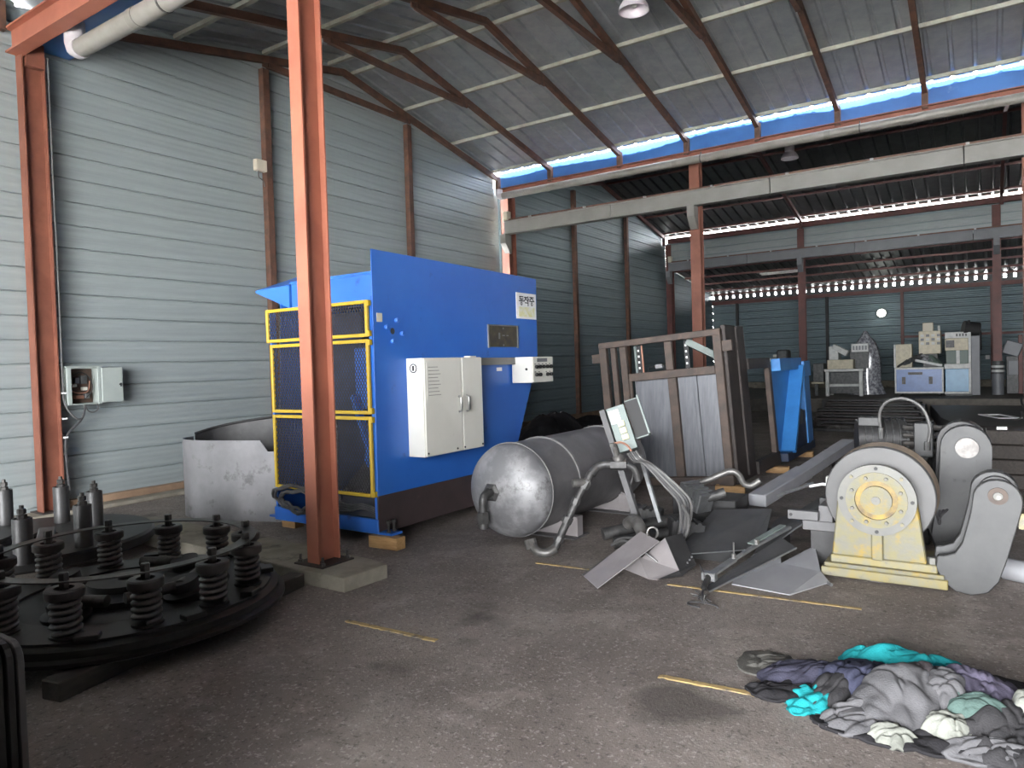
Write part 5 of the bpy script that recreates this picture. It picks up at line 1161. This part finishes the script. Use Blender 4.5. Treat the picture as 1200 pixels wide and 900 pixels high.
for i in range(4): lg('panel_mark', -.66+.07*i, -.62+.07*i, 22.75, 22.76, 2.0, 2.07, 'mach_dark', m3, 0)
lg('dark_screen', -.90, -.70, 22.75, 22.76, 1.70, 1.90, 'mach_dark', m3, 0)
MB().cyl((-.50, 22.9, 2.22), (-.15, 23.0, 2.15), .20, seg=20).build('fan_housing', 'black', m3, smooth=True); MB().cyl((-.36, 22.8, 2.1), (-.36, 22.8, 2.42), .03, seg=8).build('mast', 'black', m3)
MB().box(-.20, -.08, 22.9, 23.2, 1.6, 2.15).build('hanging_duct', 'black', m3, bevel=.03)
t = thing('wrapped_pole', 'pale bundle strapped to the far column right of the tower machine', 'bundle', (.3, 23.4, Z0))
MB().cyl((.28, 23.45, Z0), (.28, 23.45, .95), .14, seg=16).build('bundle', 'crane_dark', t, smooth=True)
for z in (1.0, 1.12): MB().cyl((.28, 23.45, z), (.28, 23.45, z+.06), .15, seg=16).build('strap', 'mach_white', t)
MB().cyl((.28, 23.45, .95), (.28, 23.45, 1.3), .13, seg=16).build('dark_wrap', 'mach_dark', t, smooth=True)
t = thing('grey_machine', 'small grey machine at the right photo edge on the far slab', 'machine', (.75, 24.2, Z0))
MB(TR(.62, 24.0, 1.62) @ RY(20)).box(-.20, .20, -.15, .2, -.18, .2).build('head', 'crane_dark', t, bevel=.02); lg('body', .48, 1.1, 24.0, 24.5, .38, 1.42, 'mach_dark', t); lg('panel', .52, .80, 23.98, 24.0, .9, 1.3, 'crane_dark', t)
lg('rear_frame', .75, .85, 23.9, 24.0, Z0, 2.0, 'darkred', t)
t = thing('dark_lathe', 'dark small machine on the slab seen above the blue stand', 'machine', (-5.2, 22.8, Z0))
lg('body', -5.55, -4.95, 22.6, 23.2, Z0, 1.35, 'mach_dark', t); lg('head', -5.32, -5.0, 22.6, 23.1, 1.35, 1.80, 'mach_dark', t, .04); lg('spindle', -5.55, -5.32, 22.6, 22.8, 1.45, 1.55, 'cabinet', t); lg('chuck', -5.42, -5.32, 22.58, 22.8, 1.58, 1.66, 'cabinet', t)
tag(MB().box(.0, .12, YB-.16, YB-.10, 1.30, 1.44).build('wall_switch', 'sheetwhite', bevel=.01), 'small white switch box on the far wall post', 'switch')

# ================================================================== LAMPS
def bell(label, x, y, zt, zb):
    r = thing('bell_lamp', label, 'lamp', (x, y, zt), 'bell shaped ceiling lamps')
    MB().cyl((x, y, zb+.34), (x, y, zt), .02, seg=8).build('hanger', 'boltmetal', r)
    MB().lathe([(.09, .16), (.11, .18), (.11, .36), (.06, .38)], 24, TR(x, y, zb)).build('gear_housing', 'lamp_shade', r, smooth=True)
    MB().lathe([(.20, 0), (.205, .0), (.19, .06), (.14, .14), (.10, .17), (.09, .17), (.13, .135), (.18, .055), (.19, .0)], 32, TR(x, y, zb), closed=True).build('shade', 'lamp_shade', r, smooth=True)
    MB().lathe([(.001, .05), (.04, .06), (.05, .10), (.03, .16)], 16, TR(x, y, zb)).build('bulb', 'white', r, smooth=True)
bell('white bell shaped ceiling lamp at the top centre of the photo', -3.86, 8.98, 6.74, 6.26)
bell('white bell shaped lamp under the second hall roof', -3.95, 18.5, 6.74, 6.44)
r = thing('wall_lamp', 'round glowing white lamp on the far wall', 'lamp', (-3.08, 28.5, 3.0))
MB().lathe([(.001, 0), (.14, .0), (.17, .03), (.17, .10), (.001, .10)], 24, TR(-3.08, YB-.09, 3.04) @ RX(-90)).build('base', 'cabinet', r, smooth=True)
MB().lathe([(.001, -.05), (.07, -.04), (.12, -.01), (.13, .02)], 24, TR(-3.08, YB-.11, 3.04) @ RX(-90)).build('lens', 'lamp_glow', r, smooth=True)
r = thing('tube_lamp', 'thin white tube lamp under the far lean-to roof', 'lamp', (-5.8, 25.5, 4.3))
MB().box(-6.5, -5.15, 25.46, 25.54, 4.47, 4.52).build('batten', 'mach_white', r); MB().cyl((-6.45, 25.5, 4.445), (-5.2, 25.5, 4.445), .02, seg=10).build('tube', 'white', r, smooth=True)
for x in (-6.3, -5.35): MB().cyl((x, 25.5, 4.52), (x, 25.5, 4.60), .01, seg=6).build('hanger', 'mach_white', r)
